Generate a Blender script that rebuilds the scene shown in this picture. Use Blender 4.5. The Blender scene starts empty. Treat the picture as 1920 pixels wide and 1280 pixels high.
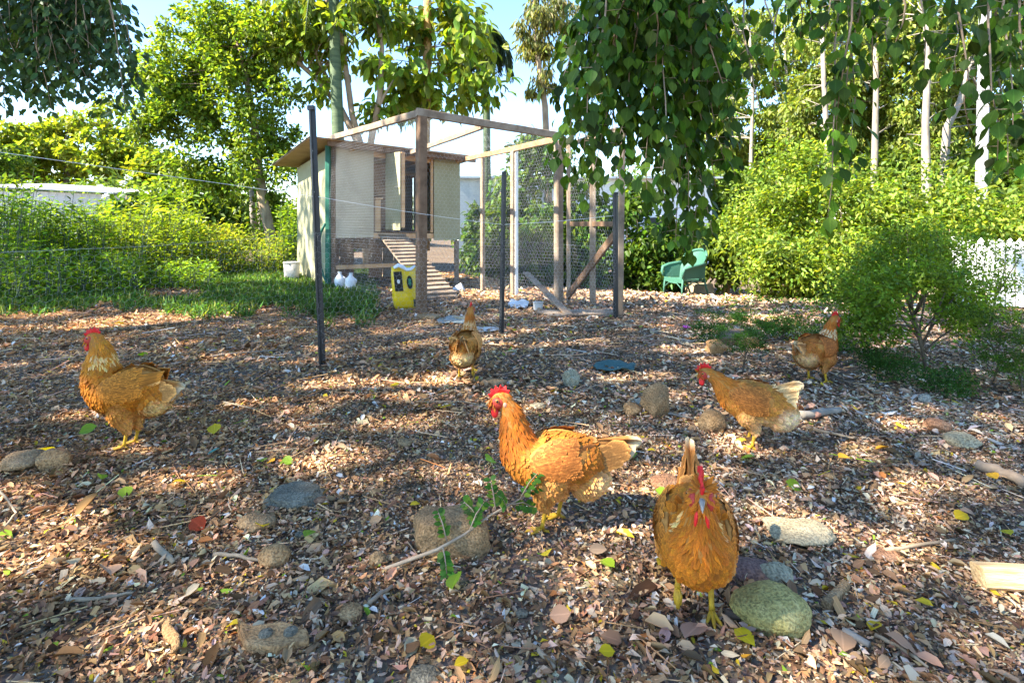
import bpy, bmesh, math, random
import numpy as np
from mathutils import Vector, Matrix, noise
R = math.radians
rng = np.random.default_rng(7)
random.seed(7)
scene = bpy.context.scene
C = scene.collection

# ------------------------------------------------------------------ camera, sky, sun, exposure
F, YH = 1000.0, 420.0          # focal length in pixels of the 1920 px wide photograph, horizon row
cam_d = bpy.data.cameras.new('camera'); cam = bpy.data.objects.new('camera', cam_d); C.objects.link(cam)
cam.location = (0, 0, 1.0); cam.rotation_euler = (R(90), 0, 0)
cam_d.sensor_width = 36; cam_d.lens = 36 * F / 1920
cam_d.shift_y = -(640 - YH) / 1920
cam_d.clip_end = 1500; cam_d.clip_start = 0.05
scene.camera = cam
SUN = Vector((-0.80, -0.36, 0.82)).normalized()
w = bpy.data.worlds.new('World'); scene.world = w; w.use_nodes = True
nt = w.node_tree; sky = nt.nodes.new('ShaderNodeTexSky'); sky.sky_type = 'NISHITA'; sky.sun_disc = False
sky.sun_elevation = math.asin(SUN.z); sky.sun_rotation = math.atan2(SUN.x, SUN.y)
sky.air_density = 1.0; sky.dust_density = 0.0; sky.ozone_density = 2.5
hsv = nt.nodes.new('ShaderNodeHueSaturation'); hsv.inputs['Saturation'].default_value = 1.08; nt.links.new(sky.outputs[0], hsv.inputs['Color'])
nt.links.new(hsv.outputs[0], nt.nodes['Background'].inputs[0]); nt.nodes['Background'].inputs[1].default_value = 0.092
sl = bpy.data.lights.new('sun', 'SUN'); sl.energy = 4.6; sl.angle = R(0.5); sl.color = (1.0, 0.92, 0.78)
so = bpy.data.objects.new('sun', sl); C.objects.link(so); so.rotation_euler = SUN.to_track_quat('Z', 'Y').to_euler()
vs = scene.view_settings; vs.view_transform = 'Standard'; vs.look = 'None'; vs.gamma = 1; vs.use_curve_mapping = False
vs.exposure = 2.6
scene.cycles.max_bounces = 8; scene.cycles.transparent_max_bounces = 6
try: scene.cycles.use_denoising = True
except Exception: pass

# ------------------------------------------------------------------ helpers
def ground_z(x, y):
    x = np.asarray(x, float); y = np.asarray(y, float)
    k = np.clip(0.06 + 0.0125 * x, 0.0, 0.11)
    z = -k * np.clip(y - 6.5, 0, 6)
    z = z + 0.010 * np.sin(1.7 * x + 0.6) * np.sin(1.3 * y + 1.0) + 0.006 * np.sin(4.1 * x + 2.0 * y) * np.sin(3.7 * y - 1.1 * x)
    return z
def gz(x, y): return float(ground_z(x, y))
def P(px, py, d):                       # a point at the given distance along the view axis
    return Vector(((px - 960) / F * d, d, 1.0 + (YH - py) / F * d))
def G(px, py):                          # where that line of sight meets the ground
    d = F / (py - YH)
    for _ in range(12): d = (1.0 - gz((px - 960) / F * d, d)) * F / (py - YH)
    return Vector(((px - 960) / F * d, d, gz((px - 960) / F * d, d)))

def props(o, label=None, cat=None, group=None, kind=None):
    if label: o['label'] = label
    if cat: o['category'] = cat
    if group: o['group'] = group
    if kind: o['kind'] = kind
    return o
def empty(name, loc, label, cat, group=None, rz=0.0):
    o = bpy.data.objects.new(name, None); C.objects.link(o); o.location = loc; o.rotation_euler = (0, 0, rz)
    o.empty_display_size = 0.1
    return props(o, label, cat, group)
def link(name, me, mat=None, parent=None):
    if mat is not None and not me.materials: me.materials.append(mat)
    o = bpy.data.objects.new(name, me); C.objects.link(o)
    if parent is not None: o.parent = parent
    return o
def local(parent, v):                   # world -> a top-level Empty's local space
    M = Matrix.LocRotScale(parent.location, parent.rotation_euler, parent.scale)
    return M.inverted() @ Vector(v)

class MB:
    """collects verts and faces of one mesh"""
    def __init__(s): s.v = []; s.f = []
    def add(s, v, f):
        n = len(s.v); s.v += [tuple(x) for x in v]; s.f += [tuple(i + n for i in q) for q in f]; return s
    def box(s, a, b, w, t, up=Vector((0, 0, 1)), jit=0.0):
        """a beam from a to b, w across, t along 'up'"""
        a, b = Vector(a), Vector(b); d = (b - a).normalized(); x = d.cross(up)
        if x.length < 1e-4: x = d.cross(Vector((0, 1, 0)))
        x.normalize(); z = x.cross(d).normalized()
        L = (b - a).length; n = max(1, int(L / 0.45)) if jit else 1
        rings = []
        bev = min(w, t) * 0.12
        cs = [(-w/2+bev, -t/2), (w/2-bev, -t/2), (w/2, -t/2+bev), (w/2, t/2-bev), (w/2-bev, t/2), (-w/2+bev, t/2), (-w/2, t/2-bev), (-w/2, -t/2+bev)]
        for i in range(n + 1):
            p = a.lerp(b, i / n)
            if jit and 0 < i < n: p = p + x * random.uniform(-jit, jit) + z * random.uniform(-jit, jit)
            rings += [p + x * cx + z * cz for cx, cz in cs]
        f = []
        for i in range(n):
            for k in range(8):
                f.append((i*8+k, i*8+(k+1) % 8, i*8+8+(k+1) % 8, i*8+8+k))
        f.append(tuple(range(7, -1, -1))); f.append(tuple(n*8+k for k in range(8)))
        return s.add(rings, f)
    def tube(s, pts, rad, seg=8, caps=True, twist=0.0, squash=1.0):
        pts = [Vector(p) for p in pts]
        if not hasattr(rad, '__len__'): rad = [rad] * len(pts)
        T = []
        for i in range(len(pts)):
            d = pts[min(i+1, len(pts)-1)] - pts[max(i-1, 0)]; T.append(d.normalized() if d.length > 1e-9 else Vector((0, 0, 1)))
        n = T[0].orthogonal().normalized(); rings = []
        for i, p in enumerate(pts):
            n = (n - T[i] * n.dot(T[i]))
            n = n.normalized() if n.length > 1e-6 else T[i].orthogonal().normalized()
            b = T[i].cross(n)
            for k in range(seg):
                a = 2 * math.pi * k / seg + twist * i
                rings.append(p + n * (math.cos(a) * rad[i]) + b * (math.sin(a) * rad[i] * squash))
        f = []
        for i in range(len(pts) - 1):
            for k in range(seg):
                f.append((i*seg+k, i*seg+(k+1) % seg, (i+1)*seg+(k+1) % seg, (i+1)*seg+k))
        if caps:
            f.append(tuple(range(seg-1, -1, -1))); f.append(tuple((len(pts)-1)*seg+k for k in range(seg)))
        return s.add(rings, f)
    def lathe(s, c, prof, seg=20, tilt=None):
        """prof = (radius, z) pairs"""
        v = []; c = Vector(c)
        for r, z in prof:
            for k in range(seg):
                a = 2*math.pi*k/seg; q = Vector((math.cos(a)*r, math.sin(a)*r, z))
                if tilt is not None: q = tilt @ q
                v.append(c + q)
        f = []
        for i in range(len(prof)-1):
            for k in range(seg): f.append((i*seg+k, i*seg+(k+1) % seg, (i+1)*seg+(k+1) % seg, (i+1)*seg+k))
        f.append(tuple(range(seg-1, -1, -1))); f.append(tuple((len(prof)-1)*seg+k for k in range(seg)))
        return s.add(v, f)
    def mesh(s, name, smooth=False):
        me = bpy.data.meshes.new(name); me.from_pydata([tuple(v) for v in s.v], [], s.f); me.update()
        if smooth: me.polygons.foreach_set('use_smooth', [True]*len(me.polygons))
        return me
    def build(s, name, mat, parent=None, smooth=False, **kw):
        if parent is not None:
            M = Matrix.LocRotScale(parent.location, parent.rotation_euler, parent.scale)
            q = parent
            while q.parent is not None:
                q = q.parent; M = Matrix.LocRotScale(q.location, q.rotation_euler, q.scale) @ M
            Mi = M.inverted(); s.v = [tuple(Mi @ Vector(v)) for v in s.v]
        o = link(name, s.mesh(name, smooth), mat, parent)
        return props(o, **kw)

def np_mesh(name, V, Fc, col=None, fuv=None, smooth=False):
    """V (n,3) floats, Fc (m,3) or (m,4) ints"""
    me = bpy.data.meshes.new(name); n, m, k = len(V), len(Fc), Fc.shape[1]
    me.vertices.add(n); me.vertices.foreach_set('co', np.ascontiguousarray(V, np.float32).ravel())
    me.loops.add(m*k); me.loops.foreach_set('vertex_index', np.ascontiguousarray(Fc, np.int32).ravel())
    me.polygons.add(m); me.polygons.foreach_set('loop_start', np.arange(0, m*k, k, dtype=np.int32))
    if smooth: me.polygons.foreach_set('use_smooth', np.ones(m, bool))
    me.update(calc_edges=True)
    if col is not None:
        a = me.color_attributes.new('col', 'FLOAT_COLOR', 'POINT')
        a.data.foreach_set('color', np.concatenate([col, np.ones((n, 1))], 1).astype(np.float32).ravel())
    if fuv is not None:
        a = me.attributes.new('fuv', 'FLOAT_VECTOR', 'POINT'); a.data.foreach_set('vector', fuv.astype(np.float32).ravel())
    return me
def unit(a): return a / np.maximum(np.linalg.norm(a, axis=1, keepdims=True), 1e-9)
def scatter(name, proto, Pn, D, N, L, W, col, smooth=False):
    """many copies of a small proto (x along, y across, z up; unit size) as one mesh"""
    pv, pf, pu = proto; n = len(Pn)
    D = unit(D); S = unit(np.cross(N, D)); N2 = np.cross(D, S)
    L = np.broadcast_to(L, (n,)); W = np.broadcast_to(W, (n,))
    V = (Pn[:, None, :] + pv[None, :, 0, None]*(D*L[:, None])[:, None, :] + pv[None, :, 1, None]*(S*W[:, None])[:, None, :]
         + pv[None, :, 2, None]*(N2*L[:, None])[:, None, :])
    k = len(pv); Fc = (pf[None] + (np.arange(n)*k)[:, None, None]).reshape(-1, pf.shape[1])
    cc = np.repeat(col, k, 0); uv = np.tile(pu, (n, 1))
    return np_mesh(name, V.reshape(-1, 3), Fc, cc, uv, smooth)
def rand_dirs(n, z0=-1, z1=1):
    z = rng.uniform(z0, z1, n); a = rng.uniform(0, 2*np.pi, n); r = np.sqrt(np.maximum(0, 1-z*z))
    return np.stack([r*np.cos(a), r*np.sin(a), z], 1)

def proto_quad(fold=0.12, curl=0.1):
    v = np.array([[0, 0, 0], [.45, .5, fold], [1, 0, -curl], [.45, -.5, fold]], float)
    f = np.array([[0, 3, 2], [0, 2, 1]]); u = np.array([[0, 0, 0], [.45, 1, 0], [1, 0, 0], [.45, -1, 0]], float); return v, f, u
def proto_oval(fold=0.10, curl=0.12):
    v = np.array([[0, 0, 0], [.5, 0, 0.03], [1, 0, -curl], [.28, .42, fold], [.7, .36, fold*.6], [.28, -.42, fold], [.7, -.36, fold*.6]], float)
    f = np.array([[0, 1, 3], [1, 4, 3], [1, 2, 4], [0, 5, 1], [1, 5, 6], [1, 6, 2]])
    u = np.stack([v[:, 0], np.sign(v[:, 1]), v[:, 0]*0], 1); return v, f, u
def proto_rows(prof, fold, bend, wob=0.0, seed=0):
    """leaf or feather from (t, halfwidth) rows; spine + two sides"""
    r = np.random.default_rng(seed); v, u = [], []
    for t, h in prof:
        zb = bend * t * t + wob*r.uniform(-1, 1)
        for sgn in (-1, 0, 1):
            v.append([t, sgn*h, zb + (fold*h + wob*r.uniform(-1, 1)) * abs(sgn)]); u.append([t, sgn, 0])
    f = []
    for i in range(len(prof)-1):
        a = i*3
        for k in (0, 1): f += [[a+k, a+k+3, a+k+4], [a+k, a+k+4, a+k+1]]
    return np.array(v, float), np.array(f)[:, ::-1].copy(), np.array(u, float)

# ------------------------------------------------------------------ materials
def mat_new(name):
    m = bpy.data.materials.new(name); m.use_nodes = True; t = m.node_tree; t.nodes.clear()
    out = t.nodes.new('ShaderNodeOutputMaterial'); b = t.nodes.new('ShaderNodeBsdfPrincipled'); t.links.new(b.outputs[0], out.inputs[0])
    return m, t, b, out
def N_(t, kind, **kw):
    n = t.nodes.new(kind)
    for k, v in kw.items():
        if k in n.inputs: n.inputs[k].default_value = v
        else: setattr(n, k, v)
    return n
def ramp(t, stops):
    n = t.nodes.new('ShaderNodeValToRGB'); e = n.color_ramp.elements
    while len(e) < len(stops): e.new(0.5)
    for i, (p, c) in enumerate(stops): e[i].position = p; e[i].color = (*c, 1) if len(c) == 3 else c
    return n
def mat_noise(name, c0, c1, scale=8.0, rough=0.8, bump=0.3, detail=8, stretch=None, c2=None, spec=0.3, metal=0.0, bscale=None, bdist=0.02):
    m, t, b, o = mat_new(name)
    co = N_(t, 'ShaderNodeTexCoord'); mp = N_(t, 'ShaderNodeMapping'); t.links.new(co.outputs['Object'], mp.inputs[0])
    if stretch: mp.inputs['Scale'].default_value = stretch
    n = N_(t, 'ShaderNodeTexNoise', Scale=scale, Detail=detail, Roughness=0.65); t.links.new(mp.outputs[0], n.inputs[0])
    st = [(0.30, c0), (0.68, c1)]
    if c2: st = [(0.25, c0), (0.5, c1), (0.72, c2)]
    r = ramp(t, st); t.links.new(n.outputs[0], r.inputs[0]); t.links.new(r.outputs[0], b.inputs['Base Color'])
    n2 = N_(t, 'ShaderNodeTexNoise', Scale=(bscale or scale*3), Detail=6); t.links.new(mp.outputs[0], n2.inputs[0])
    bp = N_(t, 'ShaderNodeBump', Strength=bump, Distance=bdist); t.links.new(n2.outputs[0], bp.inputs['Height']); t.links.new(bp.outputs[0], b.inputs['Normal'])
    b.inputs['Roughness'].default_value = rough; b.inputs['Specular IOR Level'].default_value = spec; b.inputs['Metallic'].default_value = metal
    return m
def mat_leaf(name, trans=0.45, rough=0.45, spec=0.35, yellow=(1.5, 1.35, 0.35), vein=0.25, var=0.35):
    m, t, b, o = mat_new(name)
    at = N_(t, 'ShaderNodeAttribute', attribute_name='col'); uv = N_(t, 'ShaderNodeAttribute', attribute_name='fuv')
    sp = N_(t, 'ShaderNodeSeparateXYZ'); t.links.new(uv.outputs['Vector'], sp.inputs[0])
    ab = N_(t, 'ShaderNodeMath', operation='ABSOLUTE'); t.links.new(sp.outputs[1], ab.inputs[0])
    mr = N_(t, 'ShaderNodeMapRange'); t.links.new(ab.outputs[0], mr.inputs[0]); mr.inputs[1].default_value = 0.0; mr.inputs[2].default_value = 0.14; mr.inputs[3].default_value = 1+vein; mr.inputs[4].default_value = 1.0
    co = N_(t, 'ShaderNodeTexCoord'); n = N_(t, 'ShaderNodeTexNoise', Scale=1.6, Detail=3); t.links.new(co.outputs['Object'], n.inputs[0])
    m2 = N_(t, 'ShaderNodeMapRange'); t.links.new(n.outputs[0], m2.inputs[0]); m2.inputs[1].default_value = .3; m2.inputs[2].default_value = .7; m2.inputs[3].default_value = 1-var; m2.inputs[4].default_value = 1+var
    mu = N_(t, 'ShaderNodeMath', operation='MULTIPLY'); t.links.new(mr.outputs[0], mu.inputs[0]); t.links.new(m2.outputs[0], mu.inputs[1])
    vm = N_(t, 'ShaderNodeVectorMath', operation='SCALE'); t.links.new(at.outputs['Color'], vm.inputs[0]); t.links.new(mu.outputs[0], vm.inputs['Scale'])
    t.links.new(vm.outputs[0], b.inputs['Base Color']); b.inputs['Roughness'].default_value = rough; b.inputs['Specular IOR Level'].default_value = spec
    ty = N_(t, 'ShaderNodeVectorMath', operation='MULTIPLY'); t.links.new(vm.outputs[0], ty.inputs[0]); ty.inputs[1].default_value = yellow
    tr = N_(t, 'ShaderNodeBsdfTranslucent'); t.links.new(ty.outputs[0], tr.inputs[0])
    mx = N_(t, 'ShaderNodeMixShader', Fac=trans); t.links.new(b.outputs[0], mx.inputs[1]); t.links.new(tr.outputs[0], mx.inputs[2]); t.links.new(mx.outputs[0], o.inputs[0])
    return m
M = {}
M['leaf'] = mat_leaf('leaf_soft', trans=0.5, spec=0.25)
M['leaf_gloss'] = mat_leaf('leaf_glossy', trans=0.42, rough=0.5, spec=0.16, vein=0.4, var=0.15)
M['litter'] = mat_leaf('dry_leaf_litter', trans=0.10, rough=0.9, spec=0.04, yellow=(1.3, 1.0, 0.6), vein=0.3, var=0.3)
M['grass'] = mat_leaf('grass_blade', trans=0.35, rough=0.55, spec=0.25, vein=0.1)
M['bark'] = mat_noise('bark', (0.07, 0.05, 0.035), (0.20, 0.15, 0.10), 6, 0.9, 0.6, stretch=(3, 3, .6))
M['bark_orange'] = mat_noise('orange_bark', (0.22, 0.12, 0.04), (0.42, 0.26, 0.11), 6, 0.85, 0.5, stretch=(2, 2, 1.2))
M['bark_pale'] = mat_noise('pale_bark', (0.13, 0.11, 0.085), (0.30, 0.265, 0.22), 3, 0.8, 0.3, stretch=(2, 2, .5))
M['bark_tan'] = mat_noise('tan_bark', (0.20, 0.14, 0.09), (0.38, 0.29, 0.20), 5, 0.85, 0.3, stretch=(2, 2, .7))
M['bark_green'] = mat_noise('green_palm_stem', (0.035, 0.06, 0.03), (0.10, 0.14, 0.07), 5, 0.7, 0.2, stretch=(.5, .5, 3))
M['timber_grey'] = mat_noise('weathered_timber', (0.12, 0.08, 0.052), (0.245, 0.18, 0.125), 7, 0.85, 0.4, stretch=(1, 1, 1), c2=(0.34, 0.27, 0.20), bdist=.006)
M['timber_brown'] = mat_noise('brown_stained_timber', (0.075, 0.042, 0.022), (0.17, 0.10, 0.058), 9, 0.8, 0.4, c2=(0.24, 0.155, 0.095), bdist=.006)
M['timber_new'] = mat_noise('fresh_pine', (0.38, 0.20, 0.085), (0.58, 0.35, 0.17), 6, 0.65, 0.25, c2=(0.64, 0.43, 0.24), bdist=.004)
M['ply_under'] = mat_noise('plywood_sheet', (0.30, 0.17, 0.085), (0.50, 0.32, 0.17), 3, 0.7, 0.15, bdist=.004)
M['ply_top'] = mat_noise('weathered_roof_sheet', (0.14, 0.12, 0.10), (0.28, 0.25, 0.21), 3, 0.85, 0.3, bdist=.004)
M['cream'] = mat_noise('cream_fibre_sheet', (0.25, 0.235, 0.13), (0.33, 0.31, 0.19), 1.4, 0.75, 0.12, c2=(0.38, 0.35, 0.23), bscale=40, bdist=.003)
M['cream_grey'] = mat_noise('stained_fibre_sheet', (0.27, 0.235, 0.165), (0.42, 0.38, 0.28), 1.2, 0.75, 0.12, c2=(0.47, 0.43, 0.32), bscale=40, bdist=.003)
M['green_paint'] = mat_noise('green_paint', (0.012, 0.09, 0.06), (0.03, 0.15, 0.10), 6, 0.5, 0.1)
M['black_paint'] = mat_noise('black_steel', (0.010, 0.011, 0.012), (0.03, 0.031, 0.034), 20, 0.42, 0.1, spec=0.5)
M['inside'] = mat_noise('raw_board', (0.10, 0.055, 0.03), (0.24, 0.14, 0.08), 3, 0.9, 0.3)
M['wire'] = mat_noise('galvanised_wire', (0.42, 0.42, 0.43), (0.62, 0.62, 0.62), 30, 0.4, 0.0, metal=0.6)
M['white_plastic'] = mat_noise('white_plastic', (0.66, 0.67, 0.68), (0.80, 0.81, 0.82), 5, 0.35, 0.05, spec=0.5)
M['white_wall'] = mat_noise('white_painted_wall', (0.72, 0.72, 0.70), (0.82, 0.82, 0.80), 3, 0.7, 0.1)
M['white_fence'] = mat_noise('white_fence_paint', (0.70, 0.69, 0.66), (0.82, 0.81, 0.78), 6, 0.6, 0.1)
M['string'] = mat_noise('white_cord', (0.70, 0.70, 0.68), (0.80, 0.80, 0.78), 20, 0.6, 0.0)

# ------------------------------------------------------------------ ground
def axis(a, b, n, lo, hi, far):
    core = np.linspace(a, b, n); l = a - np.geomspace(0.3, a - lo, far)[::-1]; h = b + np.geomspace(0.3, hi - b, far)
    return np.concatenate([l, core, h])
gx = axis(-6, 6, 120, -300, 300, 24); gy = axis(0.3, 12, 120, -200, 600, 24)
X, Y = np.meshgrid(gx, gy, indexing='ij'); Z = ground_z(X, Y)
nx, ny = X.shape; idx = np.arange(nx*ny).reshape(nx, ny)
Fg = np.stack([idx[:-1, :-1], idx[1:, :-1], idx[1:, 1:], idx[:-1, 1:]], -1).reshape(-1, 4)
gm = np_mesh('ground', np.stack([X, Y, Z], -1).reshape(-1, 3), Fg, smooth=True)
m, t, b, o = mat_new('leaf_strewn_soil'); co = N_(t, 'ShaderNodeTexCoord')
n1 = N_(t, 'ShaderNodeTexVoronoi', Scale=42.0); n2 = N_(t, 'ShaderNodeTexNoise', Scale=30.0, Detail=8); n3 = N_(t, 'ShaderNodeTexNoise', Scale=0.8, Detail=4)
for n in (n1, n2, n3): t.links.new(co.outputs['Object'], n.inputs[0])
r1 = ramp(t, [(0.28, (0.035, 0.022, 0.014)), (0.50, (0.095, 0.062, 0.038)), (0.68, (0.24, 0.165, 0.105))]); t.links.new(n2.outputs[0], r1.inputs[0])
mx = N_(t, 'ShaderNodeMixRGB'); hs = N_(t, 'ShaderNodeHueSaturation', Saturation=0.25, Value=0.22); t.links.new(n1.outputs['Color'], hs.inputs['Color'])
tint = N_(t, 'ShaderNodeMixRGB', blend_type='MULTIPLY', Fac=1.0); t.links.new(hs.outputs[0], tint.inputs[1]); tint.inputs[2].default_value = (1.0, .8, .62, 1)
r3 = ramp(t, [(0.35, (0.25,)*3), (0.65, (0.65,)*3)]); t.links.new(n3.outputs[0], r3.inputs[0]); t.links.new(r3.outputs[0], mx.inputs[0])
t.links.new(r1.outputs[0], mx.inputs[1]); t.links.new(tint.outputs[0], mx.inputs[2]); t.links.new(mx.outputs[0], b.inputs['Base Color'])
bp = N_(t, 'ShaderNodeBump', Strength=0.8, Distance=0.02); t.links.new(n2.outputs[0], bp.inputs['Height']); t.links.new(bp.outputs[0], b.inputs['Normal'])
b.inputs['Roughness'].default_value = 0.95; b.inputs['Specular IOR Level'].default_value = 0.1
props(link('ground', gm, m), kind='structure')
# ------------------------------------------------------------------ chicken coop and its wire run
PA, PB, PCc, PD = Vector((-1.03, 6.06, 0)), Vector((0.62, 7.1, 0)), Vector((-0.99, 10.15, 0)), Vector((-2.98, 8.7, 0))
U, Vv = Vector((0.809, 0.588, 0)), Vector((-0.588, 0.809, 0))
for p in (PA, PB, PCc, PD): p.z = gz(p.x, p.y)
def K(a, b, z): q = PD + U*a + Vv*b; return Vector((q.x, q.y, z))
W2, DP = 2.45, 2.0
coop = empty('chicken_coop', (PD.x, PD.y, PD.z), 'raised cream chicken coop with plywood roof and slatted ramp, beside the wire run', 'chicken coop')
def part(name, mat, parent, a, b, w, t, up=Vector((0, 0, 1)), jit=0.0, **kw): return MB().box(a, b, w, t, up, jit).build(name, mat, parent, **kw)
def sheet(name, mat, parent, q, th, n=1, **kw):
    """a thin board with corners q (4 points), thickness th"""
    q = [Vector(x) for x in q]; nn = (q[1]-q[0]).cross(q[3]-q[0]).normalized() * th
    v = q + [x + nn for x in q]; f = [(3, 2, 1, 0), (4, 5, 6, 7), (0, 1, 5, 4), (1, 2, 6, 5), (2, 3, 7, 6), (3, 0, 4, 7)]
    return MB().add(v, f).build(name, mat, parent, **kw)
zt = 2.27
# walls
sheet('side_wall', M['cream'], coop, [K(0, .07, -.10), K(0, DP, -.14), K(0, DP, 2.08), K(0, .07, 2.24)], .012, label='cream side wall sheet reaching the ground')
sheet('side_wall', M['cream'], coop, [K(W2, .02, .70), K(W2, DP, .70), K(W2, DP, 2.06), K(W2, .02, 2.22)], .012)
sheet('back_wall', M['inside'], coop, [K(0.02, DP, .5), K(W2-.02, DP, .5), K(W2-.02, DP, 2.06), K(0.02, DP, 2.06)], .012)
sheet('front_panel', M['cream_grey'], coop, [K(.10, -.004, .77), K(.745, -.004, .77), K(.745, -.004, zt), K(.10, -.004, zt)], .014, label='stained cream panel left of the doorway')
sheet('front_panel', M['cream'], coop, [K(1.90, -.004, .70), K(W2, -.004, .70), K(W2, -.004, 2.2), K(1.90, -.004, 2.2)], .014, label='cream panel right of the doorway')
sheet('floor', M['inside'], coop, [K(.06, .03, .84), K(W2-.03, .03, .84), K(W2-.03, DP-.03, .84), K(.06, DP-.03, .84)], .018)
part('floor_beam', M['timber_new'], coop, K(.745, .02, .80), K(1.90, .02, .78), .04, .09)
part('ground_beam', M['timber_new'], coop, K(.10, .10, .28), K(1.25, .10, .27), .045, .07, label='low pine beam under the coop floor')
# frame
part('corner_post', M['green_paint'], coop, K(-.03, -.03, -.05), K(-.03, -.03, 2.27), .075, .075, Vector((0, 1, 0)), label='dark green corner post')
part('corner_post', M['timber_brown'], coop, K(.065, -.002, -.05), K(.065, -.002, 2.26), .06, .07, Vector((0, 1, 0)))
part('corner_post', M['timber_grey'], coop, K(W2-.03, .06, -.25), K(W2-.03, .06, .69), .09, .09, Vector((0, 1, 0)))
part('corner_post', M['timber_grey'], coop, K(W2-.05, DP-.08, -.3), K(W2-.05, DP-.08, .69), .09, .09, Vector((0, 1, 0)))
part('door_jamb', M['timber_new'], coop, K(1.865, .005, .84), K(1.865, .005, 2.2), .045, .06, Vector((0, 1, 0)))
part('door_jamb', M['timber_brown'], coop, K(1.28, .30, .86), K(1.28, .30, 2.1), .07, .05, Vector((0, 1, 0)))
part('nest_post', M['timber_new'], coop, K(.84, .03, .87), K(.84, .03, 1.42), .09, .04, Vector((0, 1, 0)), label='short pine upright in the doorway')
part('nest_post_cap', M['timber_new'], coop, K(.79, .02, 1.44), K(.91, .02, 1.44), .08, .025)
sheet('inner_board', M['inside'], coop, [K(.76, .55, .86), K(1.35, .5, .86), K(1.35, .5, 2.1), K(.76, .55, 2.1)], .02, label='brown board inside the coop')
sheet('nest_shelf', M['timber_brown'], coop, [K(.76, .1, 1.5), K(1.1, .1, 1.5), K(1.1, .5, 1.5), K(.76, .5, 1.5)], .02)
part('head_beam', M['timber_new'], coop, K(.06, .03, 2.215), K(W2, .03, 2.15), .05, .10)
part('fascia', M['timber_brown'], coop, K(-.1, -.24, 2.28), K(W2+.22, -.22, 2.20), .035, .085, label='brown timber fascia under the roof front')
# rafters and roof
for a in (0.35, 1.05, 1.75, 2.38):
    part('rafter', M['timber_new'], coop, K(a, -.2, 2.262 - .027*a), K(a, DP+.15, 2.07 - .02*a), .04, .07)
rf = sheet('roof', M['ply_under'], coop, [K(-.38, -.30, 2.335), K(W2+.28, -.28, 2.25), K(W2+.28, DP+.28, 2.08), K(-.38, DP+.28, 2.125)], .012, label='thin plywood roof with tan underside')
sheet('roof_skin', M['ply_top'], rf, [K(-.40, -.32, 2.350), K(W2+.30, -.30, 2.265), K(W2+.30, DP+.30, 2.095), K(-.40, DP+.30, 2.140)], .006)
# under-floor boards
for i in (0, 1, 3):
    sheet('skirt_board', M['inside'], coop, [K(.12+i*.26, .62, .02), K(.36+i*.26, .62, .02), K(.36+i*.26, .62, .62+.04*(i % 2)), K(.12+i*.26, .62, .62+.04*(i % 2))], .018)
for i in range(4):
    sheet('back_skirt_board', M['timber_grey'], coop, [K(1.45+i*.25, DP-.1, -.2), K(1.68+i*.25, DP-.1, -.2), K(1.68+i*.25, DP-.1, .5), K(1.45+i*.25, DP-.1, .5)], .018)
# open door: hinged at the left of the doorway, swung out
hg = K(.965, -.03, 0); dd = Vector((0.66, -0.75, 0)).normalized(); dn = Vector((0.75, 0.66, 0))
def Dp(s, o, z): q = hg + dd*s + dn*o; return Vector((q.x, q.y, z))
door = sheet('door', M['cream'], coop, [Dp(0, 0, .90), Dp(.50, 0, .90), Dp(.50, 0, 2.2), Dp(0, 0, 2.22)], .012, label='cream door standing open with pine edging')
part('door_edge', M['timber_new'], door, Dp(.47, .052, .94), Dp(.47, .052, 2.2), .07, .06, dd)
part('door_brace', M['timber_new'], door, Dp(.03, .045, 1.0), Dp(.43, .045, 1.0), .04, .06)
part('door_brace', M['timber_new'], door, Dp(.03, .045, 2.05), Dp(.43, .045, 2.05), .04, .06)
MB().tube([Dp(.40, -.03, 1.62), Dp(.44, -.06, 1.62), Dp(.48, -.03, 1.62)], .008, 6).build('handle', M['black_paint'], door)
# ramp
r0 = K(1.06, -.03, .83); r1 = Vector((-.95, 7.35, gz(-.95, 7.35)+.03)); rd = (r1-r0).normalized(); rs = rd.cross(Vector((0, 0, 1))).normalized(); rn = rs.cross(rd).normalized()
ramp_o = sheet('ramp', M['timber_grey'], coop, [r0-rs*.23, r0+rs*.23, r1+rs*.23, r1-rs*.23], -.022, label='slatted timber ramp from the doorway')
for i in range(17):
    p = r0.lerp(r1, (i+.6)/17.2) + rn*.017
    part('cleat', M['timber_grey'], ramp_o, p-rs*.235, p+rs*.235, .025, .022, rn)
# green hose hanging against the corner
hp = [K(-.10, -.10 + .06*math.sin(i*.9), 1.0 - i*.09) + Vector((-.10*math.sin(i*.33), 0, 0)) for i in range(12)]
props(MB().tube(hp, .022, 8).build('garden_hose', M['green_paint'], None, True), 'green hose hanging down against the coop corner post', 'hose')

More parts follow.
